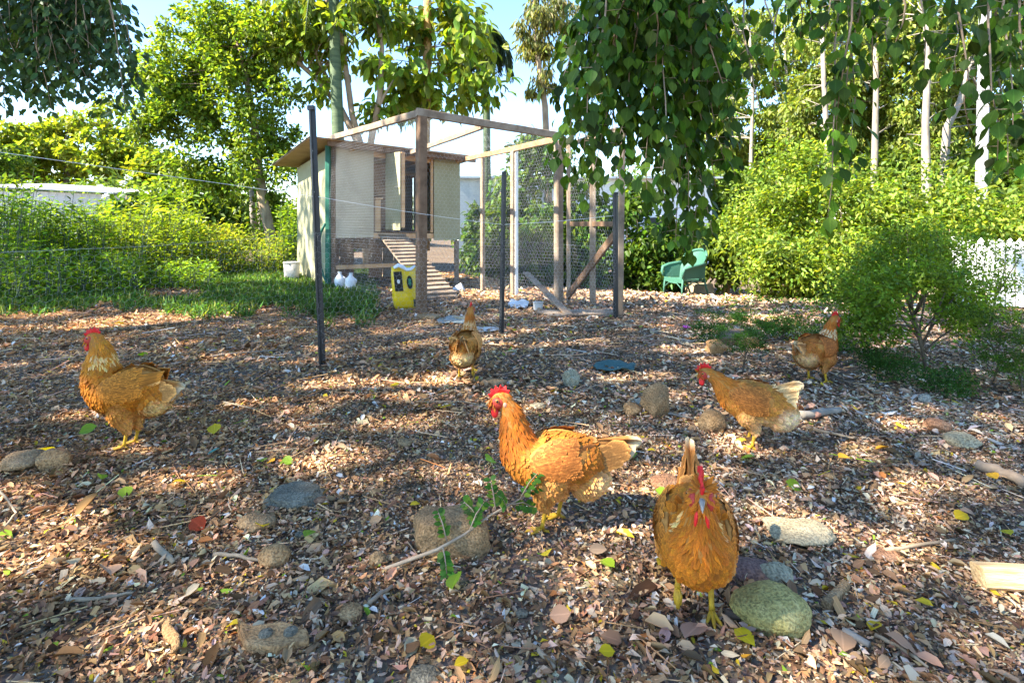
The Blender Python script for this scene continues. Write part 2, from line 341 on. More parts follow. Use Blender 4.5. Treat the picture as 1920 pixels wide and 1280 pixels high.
# hexagonal wire netting -------------------------------------------------
def hexnet(corner, cell, rad, bulge=0.0, seed=0):
    """corner: 4 world points (bottom a, bottom b, top b, top a); returns verts, faces of real wires"""
    a, b, c, d = [np.array(x, float) for x in corner]
    Lx = (np.linalg.norm(b-a)+np.linalg.norm(c-d))/2; Ly = (np.linalg.norm(d-a)+np.linalg.norm(c-b))/2
    w = cell; h = cell*1.0; nx_ = int(Lx/w)+1; ny_ = int(Ly/(h*.75))+1
    segs = []
    for j in range(ny_):
        for i in range(nx_):
            x = (i + .5*(j % 2))*w; y = j*h*.75
            top = (x, y+h*.5); tl = (x-w/2, y+h*.25); tr = (x+w/2, y+h*.25); bl = (x-w/2, y-h*.25)
            segs += [(tl, top), (top, tr), (bl, tl)]
    S = np.array(segs); S[..., 0] /= Lx; S[..., 1] /= Ly
    ok = ((S >= -0.001) & (S <= 1.001)).all(axis=(1, 2)); S = S[ok]
    def mp(st):
        s = st[..., 0:1]; t_ = st[..., 1:2]
        p = a*(1-s)*(1-t_) + b*s*(1-t_) + c*s*t_ + d*(1-s)*t_
        nn = np.cross(b-a, d-a); nn = nn/np.linalg.norm(nn)
        wv = (np.sin(s*7+seed)*np.sin(t_*5+seed*2) + .5*np.sin(s*17+t_*11+seed))*bulge
        return p + nn*wv
    A_, B_ = mp(S[:, 0]), mp(S[:, 1]); Dd = unit(B_-A_)
    nn = np.cross(b-a, d-a); nn = nn/np.linalg.norm(nn); Nn = np.broadcast_to(nn, Dd.shape); Sd = np.cross(Dd, Nn)
    offs = [Sd*rad, -Sd*rad*.5+Nn*rad*.87, -Sd*rad*.5-Nn*rad*.87]
    V = np.stack([A_+o_ for o_ in offs] + [B_+o_ for o_ in offs], 1)
    f = np.array([[0, 1, 4, 3], [1, 2, 5, 4], [2, 0, 3, 5]])
    Fc = (f[None] + (np.arange(len(V))*6)[:, None, None]).reshape(-1, 4)
    return V.reshape(-1, 3), Fc
def net_part(name, parent, corner, cell, rad, bulge=0.0, seed=0, **kw):
    V, Fc = hexnet(corner, cell, rad, bulge, seed)
    if parent is not None: V = V - np.array(parent.location)
    o = link(name, np_mesh(name, V, Fc), M['wire'], parent); return props(o, kind='stuff', **kw)

zA, zB, zC, zD = 2.245, 2.155, 2.19, 2.29
run = empty('wire_run', PA, 'timber framed chicken run covered in wire netting, joined to the coop front', 'chicken run')
up_ = Vector((0, 1, 0)); M['timber_orange'] = mat_noise('orange_brown_timber', (.16, .09, .045), (.30, .18, .095), 7, .8, .3, c2=(.36, .27, .17), bdist=.005)
def at(p, z): return Vector((p.x, p.y, z))
part('corner_post', M['timber_brown'], run, at(PA, -.2), at(PA, zA-.03), .125, .10, Vector((.85, .53, 0)), label='thick brown front corner post')
part('post', M['timber_grey'], run, at(PB, -.25), at(PB, zB-.05), .10, .10, Vector((.85, .53, 0)), label='wide grey post beside the gate')
def onBC(px):
    best = min((abs(960+1000*(PB.lerp(PCc, s/400).x)/(PB.lerp(PCc, s/400).y)-px), s/400) for s in range(401))[1]
    return PB.lerp(PCc, best), best
for px, wd in ((962, .085), (905, .075)):
    q, s_ = onBC(px); part('post', M['timber_grey'], run, at(q, -.35), at(q, zB+(zC-zB)*s_-.04), wd, .06, Vector((.85, .53, 0)))
    if px == 962: q2 = q + Vector((.055, -.03, 0)); part('post_strip', M['white_fence'], run, at(q2, -.3), at(q2, zB), .02, .05, Vector((.85, .53, 0)), label='pale strip fixed along a post')
part('top_beam', M['timber_grey'], run, at(PA, zA+.02)-U*.06, at(PB, zB+.02)+U*.08, .05, .09, jit=.004)
part('top_beam', M['timber_grey'], run, at(PA, zA+.02)+Vector((-.05, .07, 0)), at(PD, zD+.10), .05, .085, jit=.004)
part('top_beam', M['timber_orange'], run, at(PB, zB-.02)+Vector((-.04, .08, 0)), at(PCc, zC+.02), .05, .085, jit=.004)
m0 = PA.lerp(PB, .42); m1 = PD.lerp(PCc, .55)
part('rafter', M['timber_grey'], run, at(m0, zA-.05)+Vector((-.03, .05, 0)), at(m1, 2.24), .045, .07, jit=.004)
net_part('wire_netting', run, [at(PA, .0), at(PD, .0), at(PD, zD), at(PA, zA)], .052, .0008, .02, 1)
net_part('wire_netting', run, [at(PA, .0), at(PB, -.05), at(PB, zB), at(PA, zA)], .052, .0008, .012, 2)
net_part('wire_netting', run, [at(PB, -.05), at(PCc, -.15), at(PCc, zC), at(PB, zB)], .06, .0008, .012, 3)
net_part('wire_netting', run, [at(PA, zA+.03), at(PB, zB+.03), at(PCc, zC+.05), at(PD, zD+.08)], .075, .0008, .02, 4)
# gate, hinged on the grey post, with mid rail and a diagonal brace
g0 = Vector((.74, 6.98, 0)); g1 = Vector((1.16, 5.74, 0))
gate = part('gate', M['timber_grey'], run, at(g0, -.02), at(g0, 2.1), .05, .07, up_, label='netting covered gate with diagonal brace')
gl = g0.lerp(g1, .52)
part('stile', M['timber_grey'], gate, at(g1, -.03), at(g1, 2.06)+Vector((.03, 0, 0)), .06, .05, up_)
part('stile', M['timber_grey'], gate, at(gl, 0.03), at(gl, 2.08), .07, .045, up_)
part('rail', M['timber_brown'], gate, at(g0, 1.0)+Vector((.03, -.05, 0)), at(g1, 1.0)+Vector((-.02, .05, 0)), .04, .06)
part('rail', M['timber_grey'], gate, at(g0, 2.04)+Vector((.03, -.05, 0)), at(g1, 2.02)+Vector((-.02, .05, 0)), .04, .06)
part('brace', M['timber_brown'], gate, at(g0, .06)+Vector((-.02, -.06, 0)), at(g1, .88)+Vector((-.05, .04, 0)), .035, .09)
V_, F_ = hexnet([at(g0, .0), at(g1, .0), at(g1, 2.05), at(g0, 2.08)], .055, .0008, .01, 5)
Mi = np.array((Matrix.Translation(run.location)).to_translation())
props(link('wire_netting', np_mesh('gate_netting', V_-Mi, F_), M['wire'], gate), kind='stuff')

# star pickets, cord, low netting fence ----------------------------------
def picket(px, foot, top_px, top_py, wd, label, lean=0):
    g = G(px, foot); d = g.y; tp = P(top_px, top_py, d); o = empty('steel_picket', g, label, 'fence post', 'black steel pickets holding the low netting')
    dr = (tp - g); n = dr.normalized(); a = g - n*.05
    mb = MB()
    for k in range(3):                      # Y-shaped section
        an = k*2*math.pi/3 + .5; s = Vector((math.cos(an), math.sin(an), 0))
        mb.box(a + s*wd*.3, tp + s*wd*.3, .006, wd*.62, s)
    mb.build('picket_bar', M['black_paint'], o); cp = MB().box(tp+Vector((0, 0, .001)), tp + n*.03, wd*1.05, wd*1.05, Vector((0, 1, 0))); cp.build('picket_cap', M['black_paint'], o)
    for i in range(5):
        q = g + dr*(.2+i*.16); MB().lathe(q+Vector((0, -wd*.35, 0)), [(.004, -.004), (.004, .004)], 6).build('picket_notch', M['wire'], o)
    return g, tp
s1, t1_ = picket(603, 686, 584, 207, .046, 'tall black steel picket left of the coop, nearest of three')
s2, t2_ = picket(940, 626, 945, 328, .040, 'slender black steel picket in front of the run middle')
s3, t3_ = picket(1155, 598, 1154, 366, .050, 'shortest black steel picket beside the gate post')
def cord(name, a, b, sag, r_, label, cat='cord'):
    pts = [Vector(a).lerp(Vector(b), i/20) - Vector((0, 0, sag*4*(i/20)*(1-i/20))) for i in range(21)]
    props(MB().tube(pts, r_, 5).build(name, M['string'], None), label, cat)
w1 = s1.lerp(t1_, .66)
w1.z = 1+ (420-369)/1000*s1.y; w1.x = -.3685*s1.y
left_top = P(-60, 277, 2.9); w2 = P(942, 421, s2.y); w3 = P(1150, 404, s3.y)
cord('cord', left_top, w1, .0, .0014, 'thin white cord running left from the tall picket')
cord('cord', w1 + Vector((.02, 0, 0)), w2, .012, .0018, 'thin white cord between the tall picket and the slender picket')
cord('cord', w2 + Vector((.02, 0, 0)), w3, .01, .0022, 'thin white cord from the slender picket to the gate')
for q in (w1, w2, w3):
    pass
fence = empty('netting_fence', s1, 'low sagging wire netting strung between the steel pickets', 'fence')
left0 = Vector((-2.75, 2.35, 0.0))
def zz(p, h): return Vector((p.x, p.y, gz(p.x, p.y) + h))
net_part('netting_panel', fence, [zz(left0, .0), zz(s1, .0), zz(s1, .93), zz(left0, .86)], .05, .00036, .035, 6)
net_part('netting_panel', fence, [zz(s1, .0), zz(s2, .0), zz(s2, .86), zz(s1, .93)], .045, .0005, .02, 7)
net_part('netting_panel', fence, [zz(s2, .0), zz(s3, .0), zz(s3, .76), zz(s2, .86)], .045, .0006, .02, 8)
for a_, b_, h1, h2 in ((left0, s1, .86, .93), (s1, s2, .93, .86), (s2, s3, .86, .76)):
    MB().tube([zz(a_, h1), zz(a_.lerp(b_, .5), (h1+h2)/2-.02), zz(b_, h2)], .0005, 4).build('selvedge_wire', M['wire'], fence)

# things in and around the run -------------------------------------------
def bottle(px, foot, h, label, lean=0.0):
    g = G(px, foot); o = empty('plastic_bottle', g, label, 'bottle', 'empty plastic bottles by the coop'); r = h*.27
    tl = Matrix.Rotation(lean, 3, 'Y')
    MB().lathe(g, [(r*.9, .0), (r, .01), (r, h*.25), (r*.94, h*.3), (r, h*.36), (r, h*.6), (r*.8, h*.72), (r*.35, h*.86), (r*.3, h*.92)], 16, tl).build('bottle_body', M['white_plastic'], o, True)
    MB().lathe(g + tl @ Vector((0, 0, h*.92)), [(r*.36, .0), (r*.36, h*.08)], 12, tl).build('bottle_cap', M['white_plastic'], o)
    pts = [g + tl @ Vector((r*.75, -.01, h*.74)), g + tl @ Vector((r*1.15, -.01, h*.66)), g + tl @ Vector((r*1.1, -.01, h*.5))]
    MB().tube(pts, .010, 6).build('bottle_handle', M['white_plastic'], o, True)
bottle(637, 545, .30, 'clear plastic bottle by the coop, the left of two')
bottle(656, 548, .30, 'clear plastic bottle by the coop, the right of two', .05)
def tub(name, px, foot, r, h, label, cat, mat, tilt=0):
    g = G(px, foot); g.z += -0.005; tl = Matrix.Rotation(tilt, 3, 'Y'); o = empty(name, g, label, cat)
    MB().lathe(g, [(r*.82, .0), (r*.85, h*.02), (r, h), (r*.93, h), (r*.80, h*.06), (.001, h*.05)], 20, tl).build('tub_body', mat, o, True)
    MB().lathe(g+tl @ Vector((0, 0, h*.92)), [(r*.97, 0), (r*1.06, .003), (r*1.06, h*.07), (r*.99, h*.075)], 20, tl).build('tub_rim', mat, o, True)
M['worn_white'] = mat_noise('worn_white_plastic', (0.34, 0.31, 0.27), (0.62, 0.60, 0.55), 6, 0.6, 0.2)
tub('bucket', 547, 528, .14, .36, 'worn white bucket standing left of the coop side wall', 'bucket', M['worn_white'])
tub('feed_tub', 1009, 583, .06, .11, 'small dirty white tub on the run floor', 'tub', M['worn_white'])
tub('fallen_tub', 852, 546, .08, .16, 'white plastic tub lying tipped at the foot of the ramp', 'tub', M['white_plastic'], 1.1)
# feed bag
gb = G(764, 578); bag = empty('feed_bag', gb, 'yellow and black feed bag standing crumpled beside the brown post', 'bag')
m, t, b, o = mat_new('printed_feed_bag'); co = N_(t, 'ShaderNodeTexCoord'); sp = N_(t, 'ShaderNodeSeparateXYZ'); t.links.new(co.outputs['Object'], sp.inputs[0])
b.inputs['Base Color'].default_value = (0.78, 0.52, 0.01, 1); b.inputs['Roughness'].default_value = .35
nn_ = N_(t, 'ShaderNodeTexNoise', Scale=14.0, Detail=5); t.links.new(co.outputs['Object'], nn_.inputs[0]); bp = N_(t, 'ShaderNodeBump', Strength=.6, Distance=.02); t.links.new(nn_.outputs[0], bp.inputs['Height']); t.links.new(bp.outputs[0], b.inputs['Normal'])
M['bag'] = m
M['bag_dark'] = mat_noise('bag_black_print', (0.01, 0.012, 0.012), (0.03, 0.035, 0.03), 9, .35, .2)
M['bag_green'] = mat_noise('bag_green_print', (0.01, 0.12, 0.07), (0.02, 0.20, 0.12), 9, .35, .2)
bu = Vector((.92, .38, 0)).normalized(); bv = Vector((-.38, .92, 0))
rows = []
for i, (z, hw, hd) in enumerate([(0, .13, .075), (.03, .15, .095), (.15, .155, .10), (.3, .15, .095), (.42, .145, .07), (.48, .14, .035), (.50, .145, .012)]):
    ring = []
    for k in range(20):
        a = 2*math.pi*k/20; cx = math.copysign(abs(math.cos(a))**.55, math.cos(a)); sy = math.copysign(abs(math.sin(a))**.55, math.sin(a))
        q = gb + bu*(cx*hw) + bv*(sy*hd) + Vector((0, 0, z)) + Vector(noise.noise_vector(Vector((k*.6, z*9, 1))))*.026 + bu*(-.10*z); ring.append(q)
    rows.append(ring)
vv = [q for r_ in rows for q in r_]; ff = [(i*20+k, i*20+(k+1) % 20, (i+1)*20+(k+1) % 20, (i+1)*20+k) for i in range(6) for k in range(20)] + [tuple(range(19, -1, -1)), tuple(120+k for k in range(20))]
MB().add(vv, ff).build('sack', M['bag'], bag, True)
def bagpatch(name, mat, u0, u1, z0, z1, off=.112, oval=False):
    v = []; f = []
    n = 14
    if oval:
        cu, cz, ru, rz_ = (u0+u1)/2, (z0+z1)/2, (u1-u0)/2, (z1-z0)/2
        v = [gb + bu*(cu+ru*math.cos(2*math.pi*k/n)) - bv*off + Vector((0, 0, cz+rz_*math.sin(2*math.pi*k/n))) for k in range(n)]; v += [q - bv*.004 for q in v]
        f = [tuple(range(n)), tuple(range(2*n-1, n-1, -1))] + [(k, (k+1) % n, n+(k+1) % n, n+k) for k in range(n)]
    else:
        v = [gb + bu*u0 - bv*off + Vector((0, 0, z0)), gb + bu*u1 - bv*off + Vector((0, 0, z0)), gb + bu*u1 - bv*off + Vector((0, 0, z1)), gb + bu*u0 - bv*off + Vector((0, 0, z1))]
        v += [q - bv*.003 for q in v]; f = [(0, 1, 2, 3), (7, 6, 5, 4), (0, 1, 5, 4), (1, 2, 6, 5), (2, 3, 7, 6), (3, 0, 4, 7)]
    v = [x - bu*(.10*(x.z-gb.z)) for x in v]
    MB().add(v, f).build(name, mat, bag)
bagpatch('bag_panel', M['bag_dark'], -.14, -.045, .22, .45, .100)
bagpatch('bag_panel', M['bag_dark'], .0, .07, .24, .40, .116, True)
bagpatch('bag_emblem', M['bag_green'], .018, .052, .28, .37, .122, True)
bagpatch('bag_stripe', M['bag_dark'], .06, .11, .03, .12, .106)
bagpatch('bag_emblem', M['white_plastic'], -.11, -.075, .31, .36, .105, True)
MB().tube([gb + bu*(-.15+i*.05) + Vector((0, -.05, .49+.03*math.sin(i*1.4))) - bu*.0 for i in range(6)], [.02, .03, .035, .03, .03, .015], 8, squash=.5).build('rolled_top', M['white_plastic'], bag, True)
# boards and scraps
def board(name, a, b, w_, t_, mat, label, cat, **kw): props(MB().box(a, b, w_, t_, **kw).build(name, mat, None), label, cat)
a = G(1068, 594); board('timber_plank', a + Vector((0, 0, .02)), P(986, 511, 6.85), .085, .022, M['timber_grey'], 'grey plank leaning against the netting inside the run', 'plank')
g = G(1085, 590); mb = MB(); n = 18
ring = [g + Vector((math.cos(2*math.pi*k/n)*.42*(1+.12*math.sin(k*2.3)), math.sin(2*math.pi*k/n)*.20*(1+.1*math.sin(k*1.7)), .02+.012*math.sin(k))) for k in range(n)]
mb.add(ring + [q + Vector((0, 0, .012)) for q in ring], [tuple(range(n-1, -1, -1)), tuple(range(n, 2*n))] + [(k, (k+1) % n, n+(k+1) % n, n+k) for k in range(n)])
props(mb.build('flat_board', M['timber_grey'], None), 'thin worn board lying flat at the gate bottom', 'board')
# ------------------------------------------------------------------ vegetation
def cols(n, base, dv=0.35, dh=0.2, alt=None, pa=0.0):
    """per-leaf natural colour variation"""
    b = np.array(base)[None]*np.exp(rng.normal(0, dv, (n, 1))); b = b*(1+rng.normal(0, dh*.5, (n, 3))*np.array([1, .3, .8]))
    if alt is not None:
        k = rng.random(n) < pa; b[k] = np.array(alt)*np.exp(rng.normal(0, dv*.6, (k.sum(), 1)))
    return np.clip(b, 0.004, 0.9)
def clumps(center, radii, n_sub, fill=0.5):
    d = rand_dirs(n_sub); r = rng.uniform(fill**3, 1, (n_sub, 1))**(1/3)
    w_ = 1+.32*np.sin(d[:, :1]*5+center[0]*3)*np.sin(d[:, 2:]*6+center[2]*5)+rng.normal(0, .10, (n_sub, 1)); return np.array(center)[None] + d*r*w_*np.array(radii)[None]
def leaf_cloud(centres, sub_r, per, droop=0.3, flat=0.7):
    n = len(centres)*per; c = np.repeat(centres, per, 0); g = rand_dirs(n)*(rng.random((n, 1))**.45)*sub_r*np.repeat(rng.uniform(.55, 1.35, (len(centres), 1)), per, 0)
    g[:, 2] *= flat; p = c + g
    D = unit(g*0.6/sub_r + rand_dirs(n)*.8 + np.array([0, 0, -droop])); N = unit(rand_dirs(n)*.7 + np.array([0, 0, .9])); return p, D, N
PROTO = {'quad': proto_quad(), 'oval': proto_oval(), 'willow': proto_quad(.05, .15)}
def limb_net(mb, trunk, centres, r0, k=1.0, seg=5):
    """limbs leaving the trunk line towards the leaf clumps"""
    tp = [Vector(p) for p in trunk]
    for c in centres:
        c = Vector(c); best = None
        for i in range(len(tp)-1):
            for s in (0, .33, .66, 1.0):
                q = tp[i].lerp(tp[i+1], s)
                if q.z < c.z + .3 and (i + s) > (len(tp)-1)*.30:
                    dd_ = (q-c).length
                    if best is None or dd_ < best[0]: best = (dd_, q, i+s)
        if best is None: best = ((tp[-1]-c).length, tp[-1], 0)
        q = best[1]; L = best[0]; mid = q.lerp(c, .5) + Vector((random.uniform(-.1, .1), random.uniform(-.1, .1), .10))*L
        rr = r0*min(1, .35+.1*L)
        mb.tube([q, q.lerp(mid, .55), mid, mid.lerp(c, .55)+Vector((0, 0, .02*L)), c], [rr, rr*.75, rr*.55, rr*.35, rr*.15], seg)
def tree(name, label, cat, trunk, rads, bark, blobs, leaf=(.1, .055), col=(.05, .10, .02), n_sub=40, per=120, sub_r=.5, droop=.3, flat=.7, proto='quad', mat='leaf',
         group=None, dv=.3, alt=None, pa=0, limb_r=.03, trunks=(), fill=.5, crown='crown', big=0, limbs=True):
    """blobs = list of (centre, radii, weight)"""
    base = Vector(trunk[0]); o = empty(name, base, label, cat, group)
    MB().tube(trunk, rads, 10).build('trunk', bark, o, True)
    for tr, rd_ in trunks: MB().tube(tr, rd_, 8).build('trunk' if len(trunks) else 'limb', bark, o, True)
    cs = []
    tot = sum(b_[2] for b_ in blobs)
    for c_, r_, w_ in blobs: cs.append(clumps(c_, r_, max(3, int(n_sub*w_/tot)), fill))
    cs = np.concatenate(cs)
    if limbs:
        mb = MB(); sel = cs[rng.permutation(len(cs))[:min(len(cs), 34)]]
        allp = [Vector(p) for p in trunk]; limb_net(mb, allp, sel, limb_r); mb.build('branches', bark, o, True, kind='stuff')
    p, D, N = leaf_cloud(cs, sub_r, per, droop, flat); n = len(p)
    L = leaf[0]*rng.uniform(.65, 1.25, n); W_ = leaf[1]*rng.uniform(.7, 1.2, n)
    cc = cols(n, col, dv, .25, alt, pa)
    if big:
        # the leaves that show largest become parts of their own
        near = np.argsort(p[:, 1] - rng.random(n)*.8)[:big]; meshes = []
        for k in range(6):
            pr = [(0, .03), (.15, .26), (.4, .48), (.65, .46), (.88, .24), (1, .02)]; v, f, u = proto_rows(pr, .12, -.18-.04*k, .02, k)
            c1 = cols(1, col, .25, .3, alt, .3)
            me = np_mesh('leaf', v*np.array([1, 1, 1]), f, np.repeat(c1, len(v), 0), u, True); me.materials.append(M[mat]); meshes.append(me)
        for i, j in enumerate(near):
            d_ = Vector(D[j]).normalized(); nn = Vector(N[j]); s = nn.cross(d_).normalized(); n2 = d_.cross(s)
            ob = bpy.data.objects.new('leaf', meshes[i % 6]); C.objects.link(ob); ob.parent = o
            Rm = Matrix((d_, s, n2)).transposed()
            ob.matrix_local = Matrix.LocRotScale(Vector(p[j])-base, Rm.to_quaternion(), Vector((L[j], W_[j], L[j])))
        keep = np.setdiff1d(np.arange(n), near); p, D, N, L, W_, cc = p[keep], D[keep], N[keep], L[keep], W_[keep], cc[keep]
    me = scatter(crown, PROTO[proto], p - np.array(base), D, N, L, W_, cc); props(link(crown, me, M[mat], o), kind='stuff')
    return o
def blob(px, py, rx, ry, d, depth_r=None, w=1.0):
    c = P(px, py, d); return (tuple(c), (rx/F*d, depth_r if depth_r else min(rx, ry)/F*d, ry/F*d), w)
def line(pts): return [P(x, y, d) for x, y, d in pts]

# --- dense small-leaved tree left of the coop
tree('leafy_tree', 'dense bright green tree with a leaning brown trunk left of the coop', 'tree',
     line([(520, 508, 13), (507, 440, 13), (494, 380, 13), (484, 320, 13), (478, 240, 13), (462, 150, 13), (440, 60, 13)]), [.15, .13, .12, .11, .09, .06, .03], M['bark_tan'],
     [blob(410, 170, 150, 100, 13, 1.2, 3), blob(480, 300, 80, 70, 13, .9, 1.2), blob(340, 230, 80, 70, 13, .8, 1), blob(480, 60, 100, 70, 13, 1, 1.6), blob(320, 120, 60, 60, 13, .8, .8), blob(400, 60, 80, 60, 13, .8, .8), blob(390, 330, 70, 36, 13, .6, .6), blob(510, 400, 30, 60, 13.5, .5, .5)],
     (.13, .075), (.11, .185, .024), 230, 135, .36, flat=.95, limb_r=.05, dv=.4, alt=(.19, .26, .035), pa=.35)
# --- paperbark stems behind it
for k, (px, lab) in enumerate(((474, 'thin pale reddish trunk behind the leaning brown tree, left of two'), (488, 'thin pale reddish trunk behind the leaning brown tree, right of two'))):
    tree('slender_tree', lab, 'tree', line([(px+6, 450, 16), (px, 400, 16), (px-4, 330, 16)]), [.10, .09, .05], M['bark_pale'], [blob(px-30, 330, 30, 22, 16)], (.12, .06), (.06, .12, .02), 8, 90, .4, group=None)
# --- far yellow-green trees on the left
for i, (bl, lab) in enumerate([([blob(20, 300, 55, 50, 30)], 'yellow green tree at the far left edge beyond the white shed'),
                               ([blob(120, 290, 50, 70, 32), blob(85, 270, 30, 35, 32)], 'rounded yellow green tree beyond the white shed, second from the left'),
                               ([blob(195, 260, 60, 60, 31), blob(235, 300, 50, 50, 31)], 'tall airy yellow green tree beyond the white shed, under the hanging branch'),
                               ([blob(295, 330, 50, 36, 29), blob(345, 350, 40, 30, 29)], 'low yellow green tree beyond the right end of the white shed')]):
    c = bl[0][0]; tree('distant_tree', lab, 'tree', [(c[0], c[1], -1), (c[0]+.2, c[1], c[2]-1.5), (c[0], c[1], c[2]+.5)], [.25, .18, .06], M['bark_pale'], bl, (.34, .2), (.20, .26, .035), 50, 120, .62, group='yellow green trees beyond the shed', dv=.35, limb_r=.06)
# --- umbrella tree behind the coop with an orange trunk, very large leaves
tree('umbrella_tree', 'big leaved tree with a straight orange trunk rising behind the run', 'tree',
     line([(796, 470, 14), (797, 260, 14), (799, 150, 14), (802, 60, 14), (801, -60, 14)]), [.14, .13, .12, .11, .09], M['bark_orange'],
     [blob(800, 120, 120, 90, 14, 1.3, 3), blob(720, 40, 90, 60, 14, 1, 1.3), blob(860, 60, 70, 80, 14, 1, 1.5), blob(880, 170, 50, 30, 14, .7, .6), blob(770, 190, 60, 28, 14, .7, .7)],
     (.36, .19), (.12, .185, .022), 62, 30, .48, droop=.9, proto='oval', dv=.35, alt=(.18, .20, .02), pa=.25, big=260, limb_r=.035)
# --- multi-stemmed tree with pale branches
ms = line([(668, 262, 13), (640, 205, 13), (590, 145, 13), (545, 105, 13), (500, 60, 13), (470, 10, 13)])
tree('branching_tree', 'tree of pale bare stems fanning out above the coop roof', 'tree', line([(690, 500, 13), (680, 300, 13)]) + ms[:], [.12, .10, .085, .07, .06, .055, .045, .03], M['bark_tan'],
     [blob(560, 40, 90, 45, 13, .9, 2), blob(650, 60, 70, 60, 13, .9, 1.4), blob(700, 20, 60, 40, 13, .8, 1), blob(520, 80, 50, 40, 13, .7, .7), blob(600, 160, 25, 16, 13, .4, .25), blob(690, 210, 22, 26, 13, .4, .35)],
     (.28, .14), (.13, .20, .024), 54, 34, .40, droop=.9, proto='oval', dv=.35, alt=(.19, .23, .03), pa=.25, limb_r=.03,
     trunks=[(line([(684, 300, 13), (660, 215, 13), (650, 140, 13), (640, 70, 13), (612, 0, 13), (600, -40, 13)]), [.09, .075, .07, .06, .05, .03]),
             (line([(682, 300, 13), (650, 225, 13), (600, 120, 13), (570, 40, 13), (560, -30, 13)]), [.07, .06, .05, .04, .03]),
             (line([(690, 300, 13), (712, 180, 13), (716, 90, 13), (705, 10, 13), (700, -30, 13)]), [.08, .07, .06, .05, .04]),
             (line([(690, 280, 13), (700, 225, 13), (720, 180, 13), (738, 150, 13)]), [.05, .045, .035, .02])])
# --- palms
def frond(mb_v, root, az, L, droop, leaflets=26, ll=.45, wob=0):
    pts = []; a = Vector((math.cos(az), math.sin(az), 0))
    for i in range(11):
        s = i/10; pts.append(Vector(root) + a*(L*s*(1-.25*s*droop)) + Vector((0, 0, L*(.55*s - droop*s*s))))
    return pts
def palm(name, label, trunk, rads, bark, crown_at, nf, L, droop, ll, base_col, gap=(0, 0)):
    base = Vector(trunk[0]); o = empty(name, base, label, 'palm tree'); MB().tube(trunk, rads, 14).build('trunk', bark, o, True)
    for k in range(nf):
        az = 2*math.pi*k/nf + random.uniform(-.2, .2); pts = frond(None, crown_at, az, L*random.uniform(.85, 1.1), droop*random.uniform(.8, 1.3))
        st = MB().tube(pts, [.03*(1-i/11)+.004 for i in range(11)], 5).build('frond', M['bark_green'], o, True)
        n = 64; s = np.linspace(.12, .99, n); pp = np.array([[*Vector(pts[int(x*10)]).lerp(pts[min(10, int(x*10)+1)], x*10-int(x*10))] for x in s])
        tg = unit(np.gradient(pp, axis=0)); side = unit(np.cross(tg, np.array([0, 0, 1.0]))); pp2 = np.concatenate([pp, pp]); sg = np.concatenate([side, -side]); D = sg + np.concatenate([tg, tg])*.6 + np.array([0, 0, -.75]) + rng.normal(0, .12, (2*n, 3))
        Lf = ll*np.concatenate([np.sin(np.pi*(s*.85+.1))]*2)*rng.uniform(.8, 1.1, 2*n)
        me = scatter('leaflets', PROTO['willow'], pp2-np.array(base), D, np.tile([[0, 0, 1.0]], (2*n, 1))+sg*.3, Lf, .035, cols(2*n, base_col, .25, .2)); props(link('leaflets', me, M['leaf'], st), kind='stuff')
    return o
palm('palm_tree', 'palm with a smooth green grey trunk rising behind the coop roof', line([(636, 480, 12.5), (634, 250, 12.5), (630, 150, 12.5), (627, 60, 12.5), (625, -40, 12.5)]), [.15, .14, .13, .12, .11], M['bark_green'], P(625, -40, 12.5), 7, 2.3, 1.1, .42, (.10, .14, .03))
palm('feathery_palm', 'palm with dark drooping feathery fronds right of the orange trunk', line([(915, 470, 17), (912, 200, 17), (905, 70, 17)]), [.13, .12, .10], M['bark_green'], P(905, 60, 17), 12, 1.7, 1.2, .75, (.035, .06, .025))
# --- eucalypt near the sky gap
tree('drooping_gum_tree', 'gum tree with drooping pale leaves in the sky gap right of the palm', 'tree', line([(1030, 420, 18), (1022, 200, 18), (1010, 120, 18), (1004, 40, 18), (1000, -30, 18)]), [.14, .11, .09, .07, .05], M['bark_tan'],
     [blob(1005, 60, 40, 60, 18, .8, 2), blob(1010, 140, 26, 30, 18, .5, .5), blob(1060, 40, 60, 60, 19, .9, 1.5)], (.30, .075), (.14, .15, .05), 46, 70, .42, droop=1.4, proto='willow', dv=.35, limb_r=.03)
